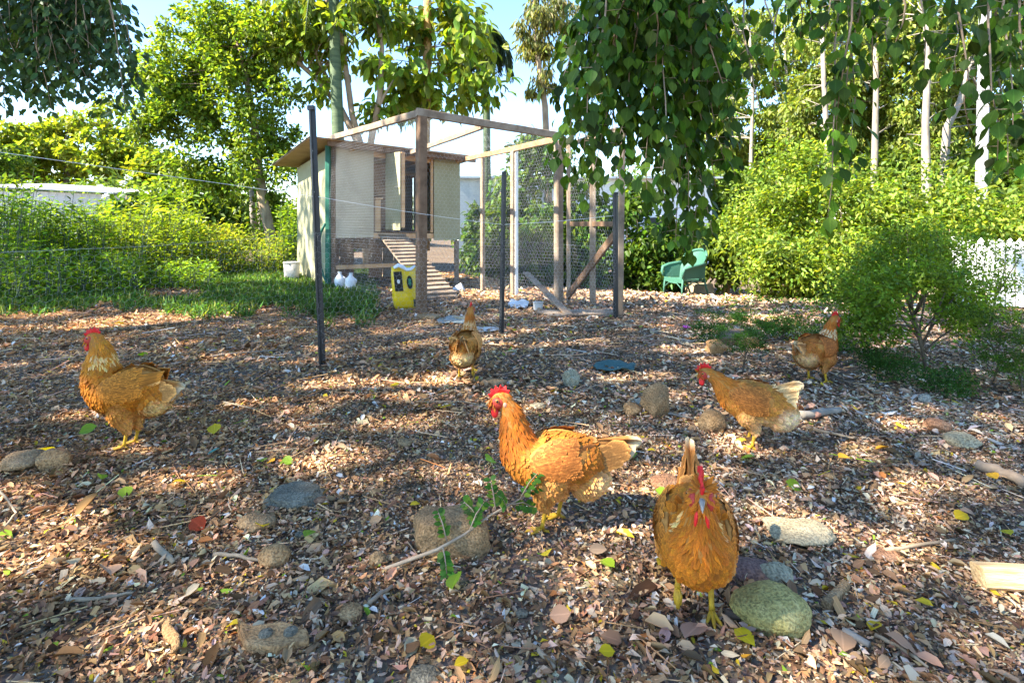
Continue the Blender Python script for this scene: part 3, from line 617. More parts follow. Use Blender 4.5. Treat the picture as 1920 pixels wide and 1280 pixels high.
# --- background gums on the right
gums = [([(1412, 440, 30), (1408, 300, 30), (1412, 180, 30), (1405, 60, 30)], [blob(1400, 200, 60, 110, 30), blob(1380, 90, 70, 70, 30), blob(1340, 240, 50, 60, 30)], 'pale gum tree behind the hanging branches, left of the pale trunks'),
        ([(1478, 440, 32), (1474, 300, 32), (1478, 190, 32), (1470, 80, 32)], [blob(1470, 160, 60, 90, 32), blob(1500, 60, 90, 70, 32), blob(1480, 270, 50, 50, 32)], 'slim pale gum tree between the hanging strands'),
        ([(1545, 470, 26), (1548, 380, 26), (1552, 280, 26), (1545, 160, 26), (1540, 40, 26)], [blob(1550, 90, 100, 90, 26), blob(1520, 200, 40, 60, 26), blob(1590, 240, 40, 50, 26)], 'white trunked gum tree above the shrubs, behind the longest hanging strand'),
        ([(1636, 430, 25), (1640, 300, 25), (1643, 160, 25), (1640, 40, 25)], [blob(1640, 60, 110, 80, 25), blob(1600, 160, 50, 60, 25), blob(1670, 220, 40, 60, 25)], 'white trunked gum tree above the middle of the shrubs'),
        ([(1738, 410, 22), (1736, 300, 22), (1735, 230, 22), (1740, 120, 22), (1735, 30, 22)], [blob(1735, 120, 80, 100, 22), blob(1790, 80, 90, 90, 22), blob(1700, 40, 80, 70, 22), blob(1760, 260, 50, 40, 22)], 'thick forked white gum trunk right of centre in the background'),
        ([(1770, 330, 23), (1775, 240, 23), (1800, 190, 23), (1815, 130, 23)], [blob(1830, 150, 90, 90, 23), blob(1870, 260, 80, 80, 23), blob(1900, 60, 60, 80, 23)], 'leaning pale gum stem beside the thick forked trunk')]
for i, (tr, bl, lab) in enumerate(gums):
    tp = line(tr); bot = tp[0].copy(); bot.z = -.8; tp = [bot] + tp
    n = len(tp); r0 = .15 if i < 2 else .21
    bl = [((c_[0]*1.11, c_[1]+3, 1+(c_[2]-1)*1.11), r_, w_) for c_, r_, w_ in bl]
    tree('gum_tree', lab, 'tree', tp, [r0*(1-.6*k/(n-1)) for k in range(n)], M['bark_pale'], bl, (.34, .15), (.17, .225, .04), 110, 80, .8, droop=.8, group='gum trees in the right background', dv=.4, limb_r=.035, alt=(.2, .24, .06), pa=.25)
# --- background bushes closing the view
def bush(name, label, px, py, rx, ry, d, leaf, col, n_sub, per, sub_r=.3, mat='leaf', group=None, alt=None, pa=0, foot=None, proto='quad', droop=.3, dr=None, flat=.8, fill=.35, dv=.35):
    c = P(px, py, d); zb = gz(c.x, c.y); base = Vector((c.x, d, zb))
    stems = []
    for k in range(4):
        e = Vector((c.x + random.uniform(-.6, .6)*rx/F*d, d+random.uniform(-.3, .3), c.z + random.uniform(-.1, .7)*ry/F*d)); stems.append(([base + Vector((random.uniform(-.15, .15), 0, 0)), base.lerp(e, .5)+Vector((random.uniform(-.15, .15), 0, .1)), e], [.03, .02, .006]))
    return tree(name, label, 'bush', stems[0][0], stems[0][1], M['bark_tan'], [blob(px, py, rx, ry, d, dr)], leaf, col, n_sub, per, sub_r, droop=droop, group=group, dv=dv, alt=alt, pa=pa, mat=mat, proto=proto, trunks=stems[1:], fill=fill, limb_r=.012, flat=flat, limbs=(d < 8))
far = [(1500, 300, 110, 60, 36), (1680, 290, 110, 60, 36), (1840, 280, 110, 80, 34), (1390, 320, 80, 60, 36), (60, 400, 90, 60, 24), (200, 400, 90, 50, 22), (330, 400, 80, 50, 21), (440, 420, 70, 60, 22), (590, 430, 60, 60, 20), (1330, 400, 70, 70, 24), (1450, 370, 80, 60, 27), (1560, 350, 80, 50, 28),
       (1660, 350, 80, 50, 26), (1760, 340, 90, 70, 24), (1880, 360, 90, 80, 22), (1860, 420, 80, 50, 16), (1980, 300, 90, 120, 22), (-60, 330, 90, 110, 24), (960, 440, 80, 50, 24), (1100, 430, 90, 60, 24), (720, 430, 90, 60, 26), (1230, 400, 80, 80, 25)]
fl = ['highest at right beyond the pale gums, on their left', 'highest at right beyond the pale gums, in their middle', 'highest at right beyond the pale gums, on their right', 'far beyond the hanging branches', 'behind the left weeds at the frame edge', 'behind the left weeds below the white shed', 'beyond the weeds right of the white shed', 'behind the leaning tree trunk', 'far behind the coop, its left side', 'behind the green chair and hanging branches', 'below the left pale gum trees', 'below the white trunked gums',
      'in the middle of the right background', 'below the thick forked gum', 'at the far right behind the square pole', 'low behind the picket fence', 'high at the right frame edge', 'tall at the left frame edge', 'beyond the back of the run', 'beyond the gate of the run', 'far behind the coop middle', 'beyond the hedge behind the hanging branches']
for (px, py, rx, ry, d), l_ in zip(far, fl):
    bush('distant_bush', 'dense green bush ' + l_, px, py, rx, ry, d, (.30, .16), (.10, .16, .025), 50, 85, .75, group='bushes closing off the background', alt=(.11, .17, .03), pa=.35)
# left weeds: clumps of tall leafy stalks
def weeds(label, px0, px1, d0, d1, hmax, n, col, alt, pa=.35, Lf=(.075, .028), per=46):
    c = Vector(((px0+px1)/2-960, F, 0))*((d0+d1)/2/F); base = Vector((c.x, c.y, gz(c.x, c.y))); o = empty('weed_clump', base, label, 'weeds', 'tall weeds along the left side'); mb = MB(); PP, DD, NN = [], [], []
    for _ in range(n):
        d = random.uniform(d0, d1); x = (random.uniform(px0, px1)-960)/F*d; h = hmax*random.uniform(.45, 1.0)*(1.12 if random.random() < .12 else 1); b0 = Vector((x, d, gz(x, d))); lean = Vector((random.gauss(0, .14), random.gauss(0, .1), 0))*h; tp = b0 + lean + Vector((0, 0, h))
        mb.tube([b0, b0.lerp(tp, .5)+lean*-.15, tp], [.008, .006, .002], 4, caps=False); m_ = int(per*h/hmax)
        for j in range(m_):
            s = random.random()**.8; q = b0.lerp(tp, s); a_ = random.uniform(0, 6.28); rr = random.uniform(.02, .17)*(1.1-.7*s); out = Vector((math.cos(a_), math.sin(a_), random.uniform(.1, .9)))
            PP.append(list(q+Vector((out.x*rr, out.y*rr, 0)))); DD.append(list(out)); NN.append([random.gauss(0, .5), random.gauss(0, .5), 1.0])
    mb.build('stalks', M['bark_green'], o, True, kind='stuff'); PP, DD, NN = map(np.array, (PP, DD, NN)); n_ = len(PP)
    props(link('foliage', scatter('foliage', PROTO['quad'], PP-np.array(base), DD, NN, Lf[0]*rng.uniform(.6, 1.5, n_), Lf[1]*rng.uniform(.7, 1.5, n_), cols(n_, col, .35, .25, alt, pa)), M['leaf'], o), kind='stuff')
G1, G2, G3 = (.11, .20, .02), (.18, .25, .03), (.26, .30, .05)
wl = [(-60, 60, 7.6, 10, 1.75, G1, 'at the left frame edge, tallest of all'), (50, 130, 8.4, 10.5, 1.45, G1, 'second clump from the left edge'), (120, 200, 8.6, 10.5, 1.4, G1, 'below the middle of the shed roof'), (190, 270, 8.8, 11, 1.45, G2, 'below the white flower heads'),
      (260, 330, 9.2, 11.5, 1.5, G2, 'right of the white flower heads'), (320, 385, 9.8, 12, 1.35, G2, 'under the low left boughs of the leaning tree'), (375, 450, 10, 12.5, 1.05, G3, 'short and sunlit, left of the leaning trunk'), (440, 540, 10.5, 12.5, .85, G3, 'low and sunlit at the foot of the leaning trunk'),
      (530, 562, 11, 12.5, 1.5, G1, 'narrow and dark against the coop side wall'), (-60, 120, 6.6, 8.0, .75, G1, 'knee high in front of the leftmost tall ones'), (110, 260, 7.4, 8.6, .6, G1, 'knee high in front of the flower heads'), (250, 400, 8.0, 9.4, .42, G1, 'low, edging the grass left of the coop')]
for x0, x1, d0, d1, h, c_, l_ in wl: weeds('leafy green weeds ' + l_, x0, x1, d0, d1, h, 90 if h > 1 else 70, c_, (.20, .30, .03), Lf=(.085, .034) if h > 1 else (.06, .026))
# white blossom heads
fo = empty('flowering_shrub', Vector((P(235, 370, 12).x, 12, gz(-8, 12))), 'shrub with broad leaves and white flower heads above the weeds', 'shrub')
MB().tube([fo.location, P(236, 410, 12), P(238, 350, 12)], [.03, .02, .008], 6).build('stem', M['bark_tan'], fo, True)
cs = clumps(P(250, 385, 12), (.8, .5, .42), 22); p, D, N = leaf_cloud(cs, .22, 22); props(link('foliage', scatter('foliage', PROTO['oval'], p-np.array(fo.location), D, N, .2, .12, cols(len(p), (.07, .13, .02), .3)), M['leaf'], fo), kind='stuff')
for k, (x, y) in enumerate([(241, 333), (232, 345), (212, 358), (225, 360), (205, 365), (190, 352), (199, 369)]):
    q = P(x, y, 11.8); mb = MB(); 
    for j in range(16):
        a = q + Vector(rand_dirs(1)[0])*.06; mb.lathe(a, [(.012, -.012), (.026, 0), (.010, .014)], 5)
    mb.build('flower_head', M['white_plastic'], fo)
# hedge and big-leaf shrubs behind the run
hedge = [(905, 470, 36, 70, 13.4, 'climbing leafy shrub at the right rear corner of the coop'), (960, 400, 40, 60, 12.5, 'big leaved shrub seen through the netting, left of the pale strip'), (1010, 470, 46, 80, 11.5, 'broad leaved shrub behind the middle of the run'),
         (940, 480, 50, 60, 13, 'low leafy shrub behind the left posts of the run'), (1085, 400, 60, 110, 12.6, 'tall dark shrub behind the gate of the run'), (1010, 300, 50, 60, 12.5, 'broad leaved treetop over the right rear corner of the run'), (1090, 500, 50, 60, 12.0, 'dark leafy shrub low behind the gate'),
         (1190, 430, 60, 110, 12.4, 'dark glossy hedge right of the gate, nearest to it'), (1270, 470, 60, 76, 12.6, 'dark leafy hedge directly left of the green chair'), (1215, 500, 60, 46, 12.2, 'low dark hedge left of the green chair'), (1365, 470, 50, 60, 12.0, 'yellow green shrub directly right of the green chair')]
for i, (px, py, rx, ry, d, l_) in enumerate(hedge):
    bush('hedge_shrub', l_, px, py, rx, ry, d, (.17, .09), (.06, .12, .016) if i not in (10,) else (.10, .15, .025), 56, 40, .30, mat='leaf', group='shrubs behind the run', alt=(.10, .15, .02), pa=.22, proto='oval', droop=.5, dr=.55)
# shrubs on the right
rs_ = [(1440, 420, 76, 100, 10.4, 'yellow green shrub right of the green chair, tallest on its left'), (1510, 350, 80, 110, 10.6, 'tall yellow green shrub left of the white gum trunk'), (1590, 430, 80, 100, 9.6, 'sunlit shrub below the white gum trunk'), (1680, 410, 80, 95, 9.8, 'sunlit yellow green shrub in the middle of the right side'),
       (1775, 430, 75, 85, 8.8, 'sunlit yellow green shrub left of the square pole'), (1480, 500, 90, 60, 9, 'low yellow green shrub over the sunlit ground'), (1600, 520, 80, 50, 8.6, 'low bush left of the slender sapling'), (1880, 440, 60, 60, 9.0, 'sprawling shrub behind the white pickets')]
for i, (px, py, rx, ry, d, l_) in enumerate(rs_):
    bush('leafy_shrub', l_, px, py, rx, ry, d, (.10, .052), (.19, .26, .035), 74, 84, .34, group='yellow green shrubs on the right', alt=(.08, .14, .02), pa=.25, droop=.1, dr=.8, fill=.05, dv=.4)
# slender sapling in front, dark fine leaves
def sapling(name, label, foot, tips, d, leaf, col, n_per, sub_r, stem_r=.012, mat='leaf', group=None, alt=None, pa=0):
    g = G(*foot); o = empty(name, g, label, 'sapling', group); mb = MB(); pts_all = []; top_ = g + Vector((0, 0, 0)); tipw = [P(a_, b_, g.y+c_) for a_, b_, c_ in tips]; top_ = sum(tipw, Vector())/len(tipw); led = [g, g.lerp(top_, .35)+Vector((.01, 0, 0)), g.lerp(top_, .7), top_]; mb.tube(led, [stem_r, stem_r*.85, stem_r*.6, stem_r*.3], 6)
    for (px, py, dd_) in tips:
        e = P(px, py, g.y+dd_); s0_ = g.lerp(top_, random.uniform(.12, .75)); m_ = s0_.lerp(e, .45) + Vector((random.uniform(-.05, .05), 0, .06*(e-g).length))
        q = [s0_, s0_.lerp(m_, .6)+Vector((0, 0, .01)), m_, m_.lerp(e, .5)+Vector((0, 0, .02)), e]; mb.tube(q, [stem_r*.55, stem_r*.5, stem_r*.4, stem_r*.25, stem_r*.12], 5)
        for s in np.linspace(.3, 1, 7): pts_all.append(list(m_.lerp(e, float(s))+Vector((random.uniform(-.1, .1), random.uniform(-.1, .1), random.uniform(-.06, .08)))))
    mb.build('stem', M['bark'], o, True)
    cs = np.array(pts_all); p, D, N = leaf_cloud(cs, sub_r, n_per, .1, .55); n = len(p)
    props(link('foliage', scatter('foliage', PROTO['quad'], p-np.array(g), D, N, leaf[0]*rng.uniform(.6, 1.2, n), leaf[1]*rng.uniform(.7, 1.2, n), cols(n, col, .3, .2, alt, pa)), M[mat], o), kind='stuff')
    return o
sapling('slender_sapling', 'fine leaved green sapling with a forked stem behind the rightmost hen', (1737, 697), [(1640, 470, .3), (1700, 430, .2), (1760, 440, .5), (1800, 460, .2), (1600, 540, .1), (1815, 540, .3), (1680, 510, -.2), (1780, 505, -.3), (1735, 530, 0), (1640, 575, -.2), (1830, 585, -.1), (1580, 600, .1), (1625, 625, -.1), (1600, 500, .4), (1660, 430, .5), (1790, 560, .3), (1730, 480, .6), (1570, 560, .3)], 3.6, (.036, .018), (.15, .25, .028), 105, .16, .013, alt=(.17, .25, .03), pa=.3)
sapling('small_sapling', 'small feathery green sapling beside the dark stump block', (1392, 700), [(1350, 605, 0), (1390, 590, .1), (1430, 600, 0), (1370, 640, .1), (1415, 630, -.1), (1445, 620, .1)], 3.6, (.016, .005), (.05, .13, .02), 150, .06, .006)
sapling('small_sapling', 'low feathery green plant left of the rightmost hen', (1462, 640), [(1440, 600, 0), (1480, 605, .1), (1500, 615, 0)], 4.5, (.02, .006), (.05, .12, .02), 110, .07, .005)
sapling('slender_sapling', 'loose leafy green shrub half hiding the picket fence', (1850, 640), [(1810, 470, .2), (1850, 450, 0), (1890, 480, .2), (1870, 530, -.1), (1920, 540, .1), (1820, 550, 0), (1900, 590, -.1), (1930, 460, .3)], 0, (.036, .018), (.14, .23, .026), 30, .16, .012, alt=(.18, .26, .03), pa=.4)
sapling('small_sapling', 'sparse twiggy green plant at the right frame edge', (1862, 720), [(1830, 600, 0), (1870, 590, .2), (1910, 610, 0), (1890, 650, -.2), (1845, 660, -.1), (1925, 640, -.2)], 3.3, (.022, .009), (.07, .12, .02), 60, .08, .006)
sapling('small_sapling', 'bright green seedling at the far right edge of the frame', (1912, 745), [(1900, 690, 0), (1920, 700, 0.05), (1930, 680, -.1)], 3.1, (.02, .008), (.08, .16, .02), 50, .05, .004)
for i, (px, py, l_) in enumerate([(1560, 660, 'low green herb just right of the rightmost hen'), (1640, 690, 'low green herb left of the sapling foot'), (1680, 715, 'low green herb under the sapling'), (1330, 640, 'low green herb left of the small feathery sapling'), (1500, 640, 'low green herb behind the rightmost hen'), (1780, 740, 'low green herb right of the sapling foot')]):
    sapling('low_herb', l_, (px, py), [(px-25, py-22, 0), (px+22, py-25, 0.1), (px, py-35, 0), (px+5, py-12, -.1)], 0, (.022, .009), (.045, .11, .02), 50, .07, .004)
tree('weathered_stump', 'broken grey dead stump at the foot of the shrubs on the right', 'stump', [G(1828, 625), G(1828, 625)+Vector((0, 0, .12)), G(1828, 625)+Vector((.01, 0, .22))], [.07, .06, .035], M['timber_grey'], [blob(1828, 560, 22, 18, 4.9)], (.03, .015), (.05, .11, .02), 6, 40, .08, limbs=False)

# --- weeping fig: trunk to the right of the camera, hanging branches in view
figo = empty('weeping_fig_tree', (4.6, -1.2, 0), 'large dark leaved weeping tree whose branches hang across the upper right', 'tree')
MB().tube([(4.6, -1.2, -.1), (4.5, -1.1, 1.5), (4.2, -.8, 3.2), (3.6, 0, 4.6), (2.4, 1.2, 5.6), (.8, 2.4, 6.2), (-1.5, 3.6, 6.6), (-4.5, 5, 6.6)], [.42, .36, .33, .28, .22, .17, .12, .06], 14).build('trunk', M['bark'], figo, True)
MB().tube([(3.9, -.4, 4.0), (3.4, 1.0, 4.2), (2.9, 2.4, 3.9), (2.4, 3.1, 3.7)], [.16, .12, .08, .04], 8).build('limb', M['bark'], figo, True)
MB().tube([(3.4, .2, 4.8), (1.4, 1.6, 4.2), (.6, 2.4, 3.6), (.35, 2.7, 3.1)], [.15, .10, .06, .03], 8).build('limb', M['bark'], figo, True)
strands = []
def strand(pts, side=True, dens=1.0): strands.append((pts, dens))
# (px, py, depth) way points of hanging twigs, top to tip
def auto_strand(x0, x1, y1, d, y0=-90):
    n = 7; pts = []
    for i in range(n):
        s = i/(n-1); pts.append((x0+(x1-x0)*(s**1.3) + random.uniform(-9, 9), y0+(y1-y0)*s, d + .12*math.sin(s*3+x0)))
    strand(pts)
prs = [(1150, 1040, 300, 2.5), (1160, 1070, 345, 2.7), (1180, 1100, 380, 2.4), (1170, 1110, 330, 2.9), (1200, 1150, 350, 2.3), (1210, 1160, 300, 2.6), (1220, 1215, 380, 2.4), (1235, 1250, 430, 2.7), (1245, 1240, 330, 2.2), (1255, 1290, 470, 2.8), (1260, 1300, 400, 2.5), (1270, 1330, 440, 2.7), (1280, 1340, 350, 2.4),
       (1290, 1360, 300, 2.6), (1300, 1385, 330, 2.5), (1310, 1370, 230, 2.3), (1120, 1045, 190, 2.4), (1130, 1065, 240, 2.6), (1140, 1090, 280, 2.2), (1190, 1120, 220, 2.8), (1205, 1185, 300, 3.0), (1225, 1200, 250, 2.5), (1240, 1270, 300, 3.0), (1265, 1310, 260, 2.9), (1285, 1340, 200, 2.8), (1180, 1130, 160, 2.3), (1290, 1380, 160, 2.5), (1230, 1230, 180, 2.2),
       (1320, 1400, 190, 2.6), (1340, 1420, 130, 2.4), (1100, 1070, 120, 2.5), (1150, 1110, 90, 2.4), (1250, 1260, 110, 2.3), (1330, 1360, 90, 2.6), (1200, 1180, 80, 2.7), (1160, 1090, 150, 2.9), (1215, 1235, 360, 2.5), (1290, 1300, 480, 2.9), (1275, 1265, 455, 2.6), (1150, 1190, 230, 2.6), (1175, 1140, 270, 2.4),
       (1390, 1420, 210, 2.3), (1400, 1390, 110, 2.2), (1440, 1440, 100, 2.3), (1460, 1450, 180, 2.4), (1480, 1475, 110, 2.2), (1500, 1500, 80, 2.4), (1520, 1510, 60, 2.3),
       (1580, 1550, 430, 2.4), (1600, 1570, 290, 2.3), (1620, 1580, 250, 2.4), (1640, 1600, 180, 2.3), (1650, 1640, 150, 2.5), (1590, 1600, 330, 2.6), (1680, 1690, 170, 2.4), (1700, 1680, 110, 2.2), (1730, 1740, 150, 2.5), (1760, 1760, 200, 2.3), (1780, 1800, 150, 2.4), (1800, 1820, 250, 2.2), (1820, 1850, 210, 2.4), (1850, 1870, 300, 2.2),
       (1860, 1890, 330, 2.3), (1880, 1900, 240, 2.1), (1900, 1930, 310, 2.2), (1920, 1950, 280, 2.3), (1840, 1830, 120, 2.5), (1900, 1905, 150, 2.4), (1660, 1670, 90, 2.4), (1720, 1710, 60, 2.5), (1790, 1780, 90, 2.3), (1560, 1550, 60, 2.4), (1625, 1620, 80, 2.5), (1870, 1860, 80, 2.5), (1940, 1960, 120, 2.4)]
for i_, (x0, x1, y1, d) in enumerate(prs):
    if x0 < 1390 or y1 > 230 or i_ % 3: auto_strand(x0, x1, y1, d)
mb = MB(); LP, LD, LN, LS = [], [], [], []
for pts, dens in strands:
    w_ = [P(*q) for q in pts]; n = len(w_); mb.tube(w_, [.006-.0045*i/(n-1) for i in range(n)], 5)
    L_ = sum((w_[i+1]-w_[i]).length for i in range(n-1)); k = int(L_/.025)
    for j in range(k):
        s = (j+.5)/k*(n-1); i = min(int(s), n-2); q = w_[i].lerp(w_[i+1], s-i); tw = (w_[i+1]-w_[i]).normalized()
        for rep in range((3 if j < k*.75 else 2) if pts[-1][0] < 1392 else (1 if (pts[-1][0] < 1520 or j % 3) else 2)):
            a = random.uniform(0, 2*math.pi); out = Vector((math.cos(a), math.sin(a)*.8, random.uniform(-.3, .15)))
            ofs = out*random.uniform(.0, .085)*(1 if j < k-1 else .3)
            LP.append(q+ofs); LD.append((out*.75 + Vector((0, 0, -1.0)) + tw*.4).normalized()); LN.append((out + Vector((random.uniform(-.6, .6), random.uniform(-.6, .6)-.3, .7))).normalized()); LS.append(random.uniform(.036, .084))
            if rep == 0 and random.random() < .5: mb.tube([q, q+ofs], [.002, .0012], 3, caps=False)
bo = mb.build('hanging_twigs', M['bark_tan'], figo, True, kind='stuff')
LP = np.array([list(v) for v in LP]); LD = np.array([list(v) for v in LD]); LN = np.array([list(v) for v in LN]); LS = np.array(LS)
ficus_prof = [(0, .02), (.09, .12), (.25, .33), (.45, .42), (.66, .33), (.82, .14), (.92, .045), (1.0, .01)]
fp = [proto_rows(ficus_prof, f_, b_, .012, i) for i, (f_, b_) in enumerate([(.18, -.12), (.08, -.22), (.28, -.08), (.12, .08), (.22, -.3)])]
near = np.argsort(LP[:, 1])[:]; pxs = 960+1000*LP[:, 0]/LP[:, 1]; pys = 420-1000*(LP[:, 2]-1)/LP[:, 1]
vis = near[(pxs[near] > 960) & (pxs[near] < 1920) & (pys[near] > -10)]; bigs = vis[:290]
meshes = []
for k in range(15):
    v, f, u = fp[k % 5]; c1 = cols(1, (.048, .100, .014), .4, .3)
    me = np_mesh('leaf', v, f, np.repeat(c1, len(v), 0), u, True); me.materials.append(M['leaf_gloss']); meshes.append(me)
for i, j in enumerate(bigs):
    d_ = Vector(LD[j]); s = Vector(LN[j]).cross(d_).normalized(); n2 = d_.cross(s)
    ob = bpy.data.objects.new('leaf', meshes[i % 15]); C.objects.link(ob); ob.parent = figo
    ob.matrix_local = Matrix.LocRotScale(Vector(LP[j])-figo.location, Matrix((d_, s, n2)).transposed().to_quaternion(), Vector((LS[j], LS[j]*.86, LS[j])))
rest = np.setdiff1d(np.arange(len(LP)), bigs)
for k in range(5):
    r_ = rest[k::5]; me = scatter('foliage', fp[k], LP[r_]-np.array(figo.location), LD[r_], LN[r_], LS[r_], LS[r_]*.86, cols(len(r_), (.048, .100, .014), .35, .25, (.12, .22, .02), .25), True)
    props(link('foliage', me, M['leaf_gloss'], figo), kind='stuff')
# tree added out of view, up-sun, to cast the dappled shade over the yard
sc_ = Vector((1.0, 4.5, 0)) + SUN*17.0
shd = empty('added_shade_tree', (sc_.x-1, sc_.y, 0), 'unseen leafy tree added left of the yard to shade it', 'tree')
MB().tube([(sc_.x-1, sc_.y, -.2), (sc_.x-.8, sc_.y, 4), (sc_.x-.4, sc_.y+.2, 8), (sc_.x, sc_.y, sc_.z-.5)], [.45, .36, .27, .12], 12).build('trunk', M['bark'], shd, True)
mb = MB()
for k in range(14):
    a_ = k*2.4; e = Vector((sc_.x+math.cos(a_)*random.uniform(2, 5), sc_.y+math.sin(a_)*random.uniform(2, 4), sc_.z+random.uniform(-1.5, 1))); s_0 = Vector((sc_.x-.4, sc_.y+.1, random.uniform(7, 10.5))); mb.tube([s_0, s_0.lerp(e, .5)+Vector((0, 0, .4)), e], [.10, .07, .03], 6)
mb.build('branches', M['bark'], shd, True)
n = 31000; hx = rng.uniform(-9, 9.5, n); hy = rng.uniform(.4, 11.5, n)
gaps = [(255, 606, .50), (430, 690, .38), (720, 728, .36), (340, 760, .18), (520, 885, .17), (560, 740, .20), (1190, 880, .11), (1240, 915, .14), (1110, 930, .14), (100, 1010, .13), (1400, 985, .11), (1330, 955, .11), (230, 775, .15), (330, 1185, .09), (1900, 1080, .16), (700, 1160, .08), (350, 590, .5), (850, 640, .2), (980, 790, .09), (1640, 860, .10), (660, 830, .10), (1420, 600, .35), (60, 590, .3)]  # ground spots left sunny by holes shaped into the added crown
keep = np.ones(n, bool)
for px, py, r_ in gaps:
    g = G(px, py); dx = hx-g.x; dy = hy-g.y; a_ = rng.uniform(0, 6.28); q = (dx*math.cos(.2)+dy*math.sin(.2))**2/(r_*1.9)**2 + (dy*math.cos(.2)-dx*math.sin(.2))**2/(r_*.75)**2; keep &= q > (1+.5*np.sin(dx*17+a_)*np.sin(dy*23+a_))
edge = 7.5 + .4*np.sin(hx*1.7) + .25*np.sin(hx*4.1) - .12*np.clip(hx, 0, 9) + 1.6*np.clip(-1.2-hx, 0, 1)
soft = np.clip((edge-hy)/.5, 0, 1); coopd = np.exp(-((hx+2.6)/1.3)**2-((hy-10.0)/1.2)**2)*.85*(np.sin(hx*9+hy*3)*np.sin(hy*8) > -.45)
keep &= (rng.random(n) < np.maximum(soft, coopd)) & (hx < 1.1*hy+1.2) & (hx > -1.25*hy-1.6)
hx, hy = hx[keep], hy[keep]; n = len(hx); cp = np.stack([hx, hy, np.zeros(n)], 1) + np.array(SUN)[None]*(17+rng.uniform(-1.6, 1.6, (n, 1)))
me = scatter('crown', PROTO['quad'], cp-np.array(shd.location), rand_dirs(n, -.7, .7), unit(rand_dirs(n)*.5+np.array(SUN)[None]), rng.uniform(.16, .26, n), rng.uniform(.10, .15, n), cols(n, (.06, .11, .02), .3))
props(link('crown', me, M['leaf'], shd), kind='stuff')

# --- tree overhanging the top left, with bluish leaves against the sky
lt = empty('overhanging_tree', (-7.5, 3.0, 0), 'tree with small bluish leaves hanging into the top left corner', 'tree')
MB().tube([(-7.5, 3, -.1), (-7.3, 3.2, 2.2), (-6.6, 3.8, 3.9), (-5.2, 4.6, 4.4), (-3.9, 5.0, 3.9)], [.25, .2, .14, .09, .03], 10).build('trunk', M['bark'], lt, True)
mb = MB(); LP, LD, LN = [], [], []
lst = [(0, -20, 90), (20, 40, 170), (50, 60, 210), (0, 10, 240), (80, 90, 190), (100, 110, 120), (120, 100, 60), (130, 150, 130), (150, 170, 190), (160, 190, 120), (170, 215, 200), (190, 240, 230), (180, 255, 190), (200, 250, 130), (150, 130, 170), (60, 30, 130), (-20, -10, 160), (90, 140, 80), (210, 262, 160), (140, 200, 215), (30, 60, 80), (200, 225, 60), (-30, 5, 215), (110, 60, 175), (170, 165, 90), (70, 75, 150), (120, 175, 100), (20, 15, 60), (185, 205, 165), (45, 95, 215)]
lst += [(random.uniform(-30, 215), random.uniform(-30, 250), random.uniform(40, 200)) for _ in range(34)]
for x0, x1, y1 in lst:
    d = random.uniform(4.6, 5.8); pts = [P(x0+(x1-x0)*(s**1.2)+random.uniform(-6, 6), -110+(y1+110)*s, d) for s in [0, .2, .4, .6, .8, 1]]
    mb.tube(pts, [.007, .006, .005, .004, .0025, .001], 4); L_ = (pts[-1]-pts[0]).length; k = int(L_/.05)
    for j in range(k):
        s = (j+.5)/k*5; i = min(int(s), 4); q = pts[i].lerp(pts[i+1], s-i)
        for rep in range(3):
            a = random.uniform(0, 6.28); out = Vector((math.cos(a), math.sin(a), random.uniform(-.4, .2))); LP.append(q+out*random.uniform(0, .13)); LD.append(out*.8+Vector((0, 0, -.9))); LN.append(Vector(rand_dirs(1)[0])+Vector((0, 0, .6)))
mb.build('hanging_twigs', M['bark_tan'], lt, True, kind='stuff')
LP = np.array([list(v) for v in LP]); LD = np.array([list(v) for v in LD]); LN = np.array([list(v) for v in LN]); n = len(LP)
props(link('crown', scatter('crown', PROTO['oval'], LP-np.array(lt.location), LD, LN, rng.uniform(.06, .105, n), rng.uniform(.04, .06, n), cols(n, (.045, .085, .035), .3, .2)), M['leaf_gloss'], lt), kind='stuff')

# ------------------------------------------------------------------ far buildings, pole, fence
sh = empty('white_shed', P(200, 380, 20), 'long low white shed beyond the weeds on the left', 'shed')
a, b_ = P(-40, 346, 17), P(340, 366, 22); zt_ = a.z; bz = -1.0
sheet('wall', M['white_wall'], sh, [Vector((a.x, a.y, bz)), Vector((b_.x, b_.y, bz)), Vector((b_.x, b_.y, b_.z-.12)), Vector((a.x, a.y, a.z-.12))], -.1)
bk = Vector((-.6, 3.2, .22)); m_ = mat_noise('white_ribbed_roof', (0.74, 0.74, 0.73), (0.80, 0.80, 0.79), 2, .5, .1)
sheet('roof', m_, sh, [a+Vector((0, -.2, -.08)), b_+Vector((.2, -.2, -.08)), b_+bk, a+bk], .05)
for k in range(26):
    q = a.lerp(b_, (k+.5)/26); MB().box(Vector((q.x, q.y-.03, bz)), Vector((q.x, q.y-.03, q.z-.14)), .04, .03, Vector((0, 1, 0))).build('wall_rib', M['white_wall'], sh)
hs_ = empty('white_house', P(1180, 420, 19), 'white house wall showing in gaps behind the run and hanging branches', 'house')
a, b_ = P(860, 335, 17), P(1335, 335, 21)
sheet('wall', M['white_wall'], hs_, [Vector((a.x, a.y, -1.2)), Vector((b_.x, b_.y, -1.2)), b_, a], -.15)
sheet('roof', m_, hs_, [a+Vector((-.3, -.4, -.02)), b_+Vector((.3, -.4, -.02)), b_+Vector((0, 3.5, .15)), a+Vector((0, 3.5, .15))], .06)
for px in (1010, 1235):
    c = P(px, 430, 18.2 + (px-1010)*.006); fr = MB().box(c-Vector((.5, 0.28, 0)), c+Vector((.5, -0.28, 0)), .05, 1.0).build('window', M['white_wall'], hs_)
    MB().box(c-Vector((.42, .31, 0)), c+Vector((.42, -.31, 0)), .02, .86).build('pane', M['black_paint'], fr)
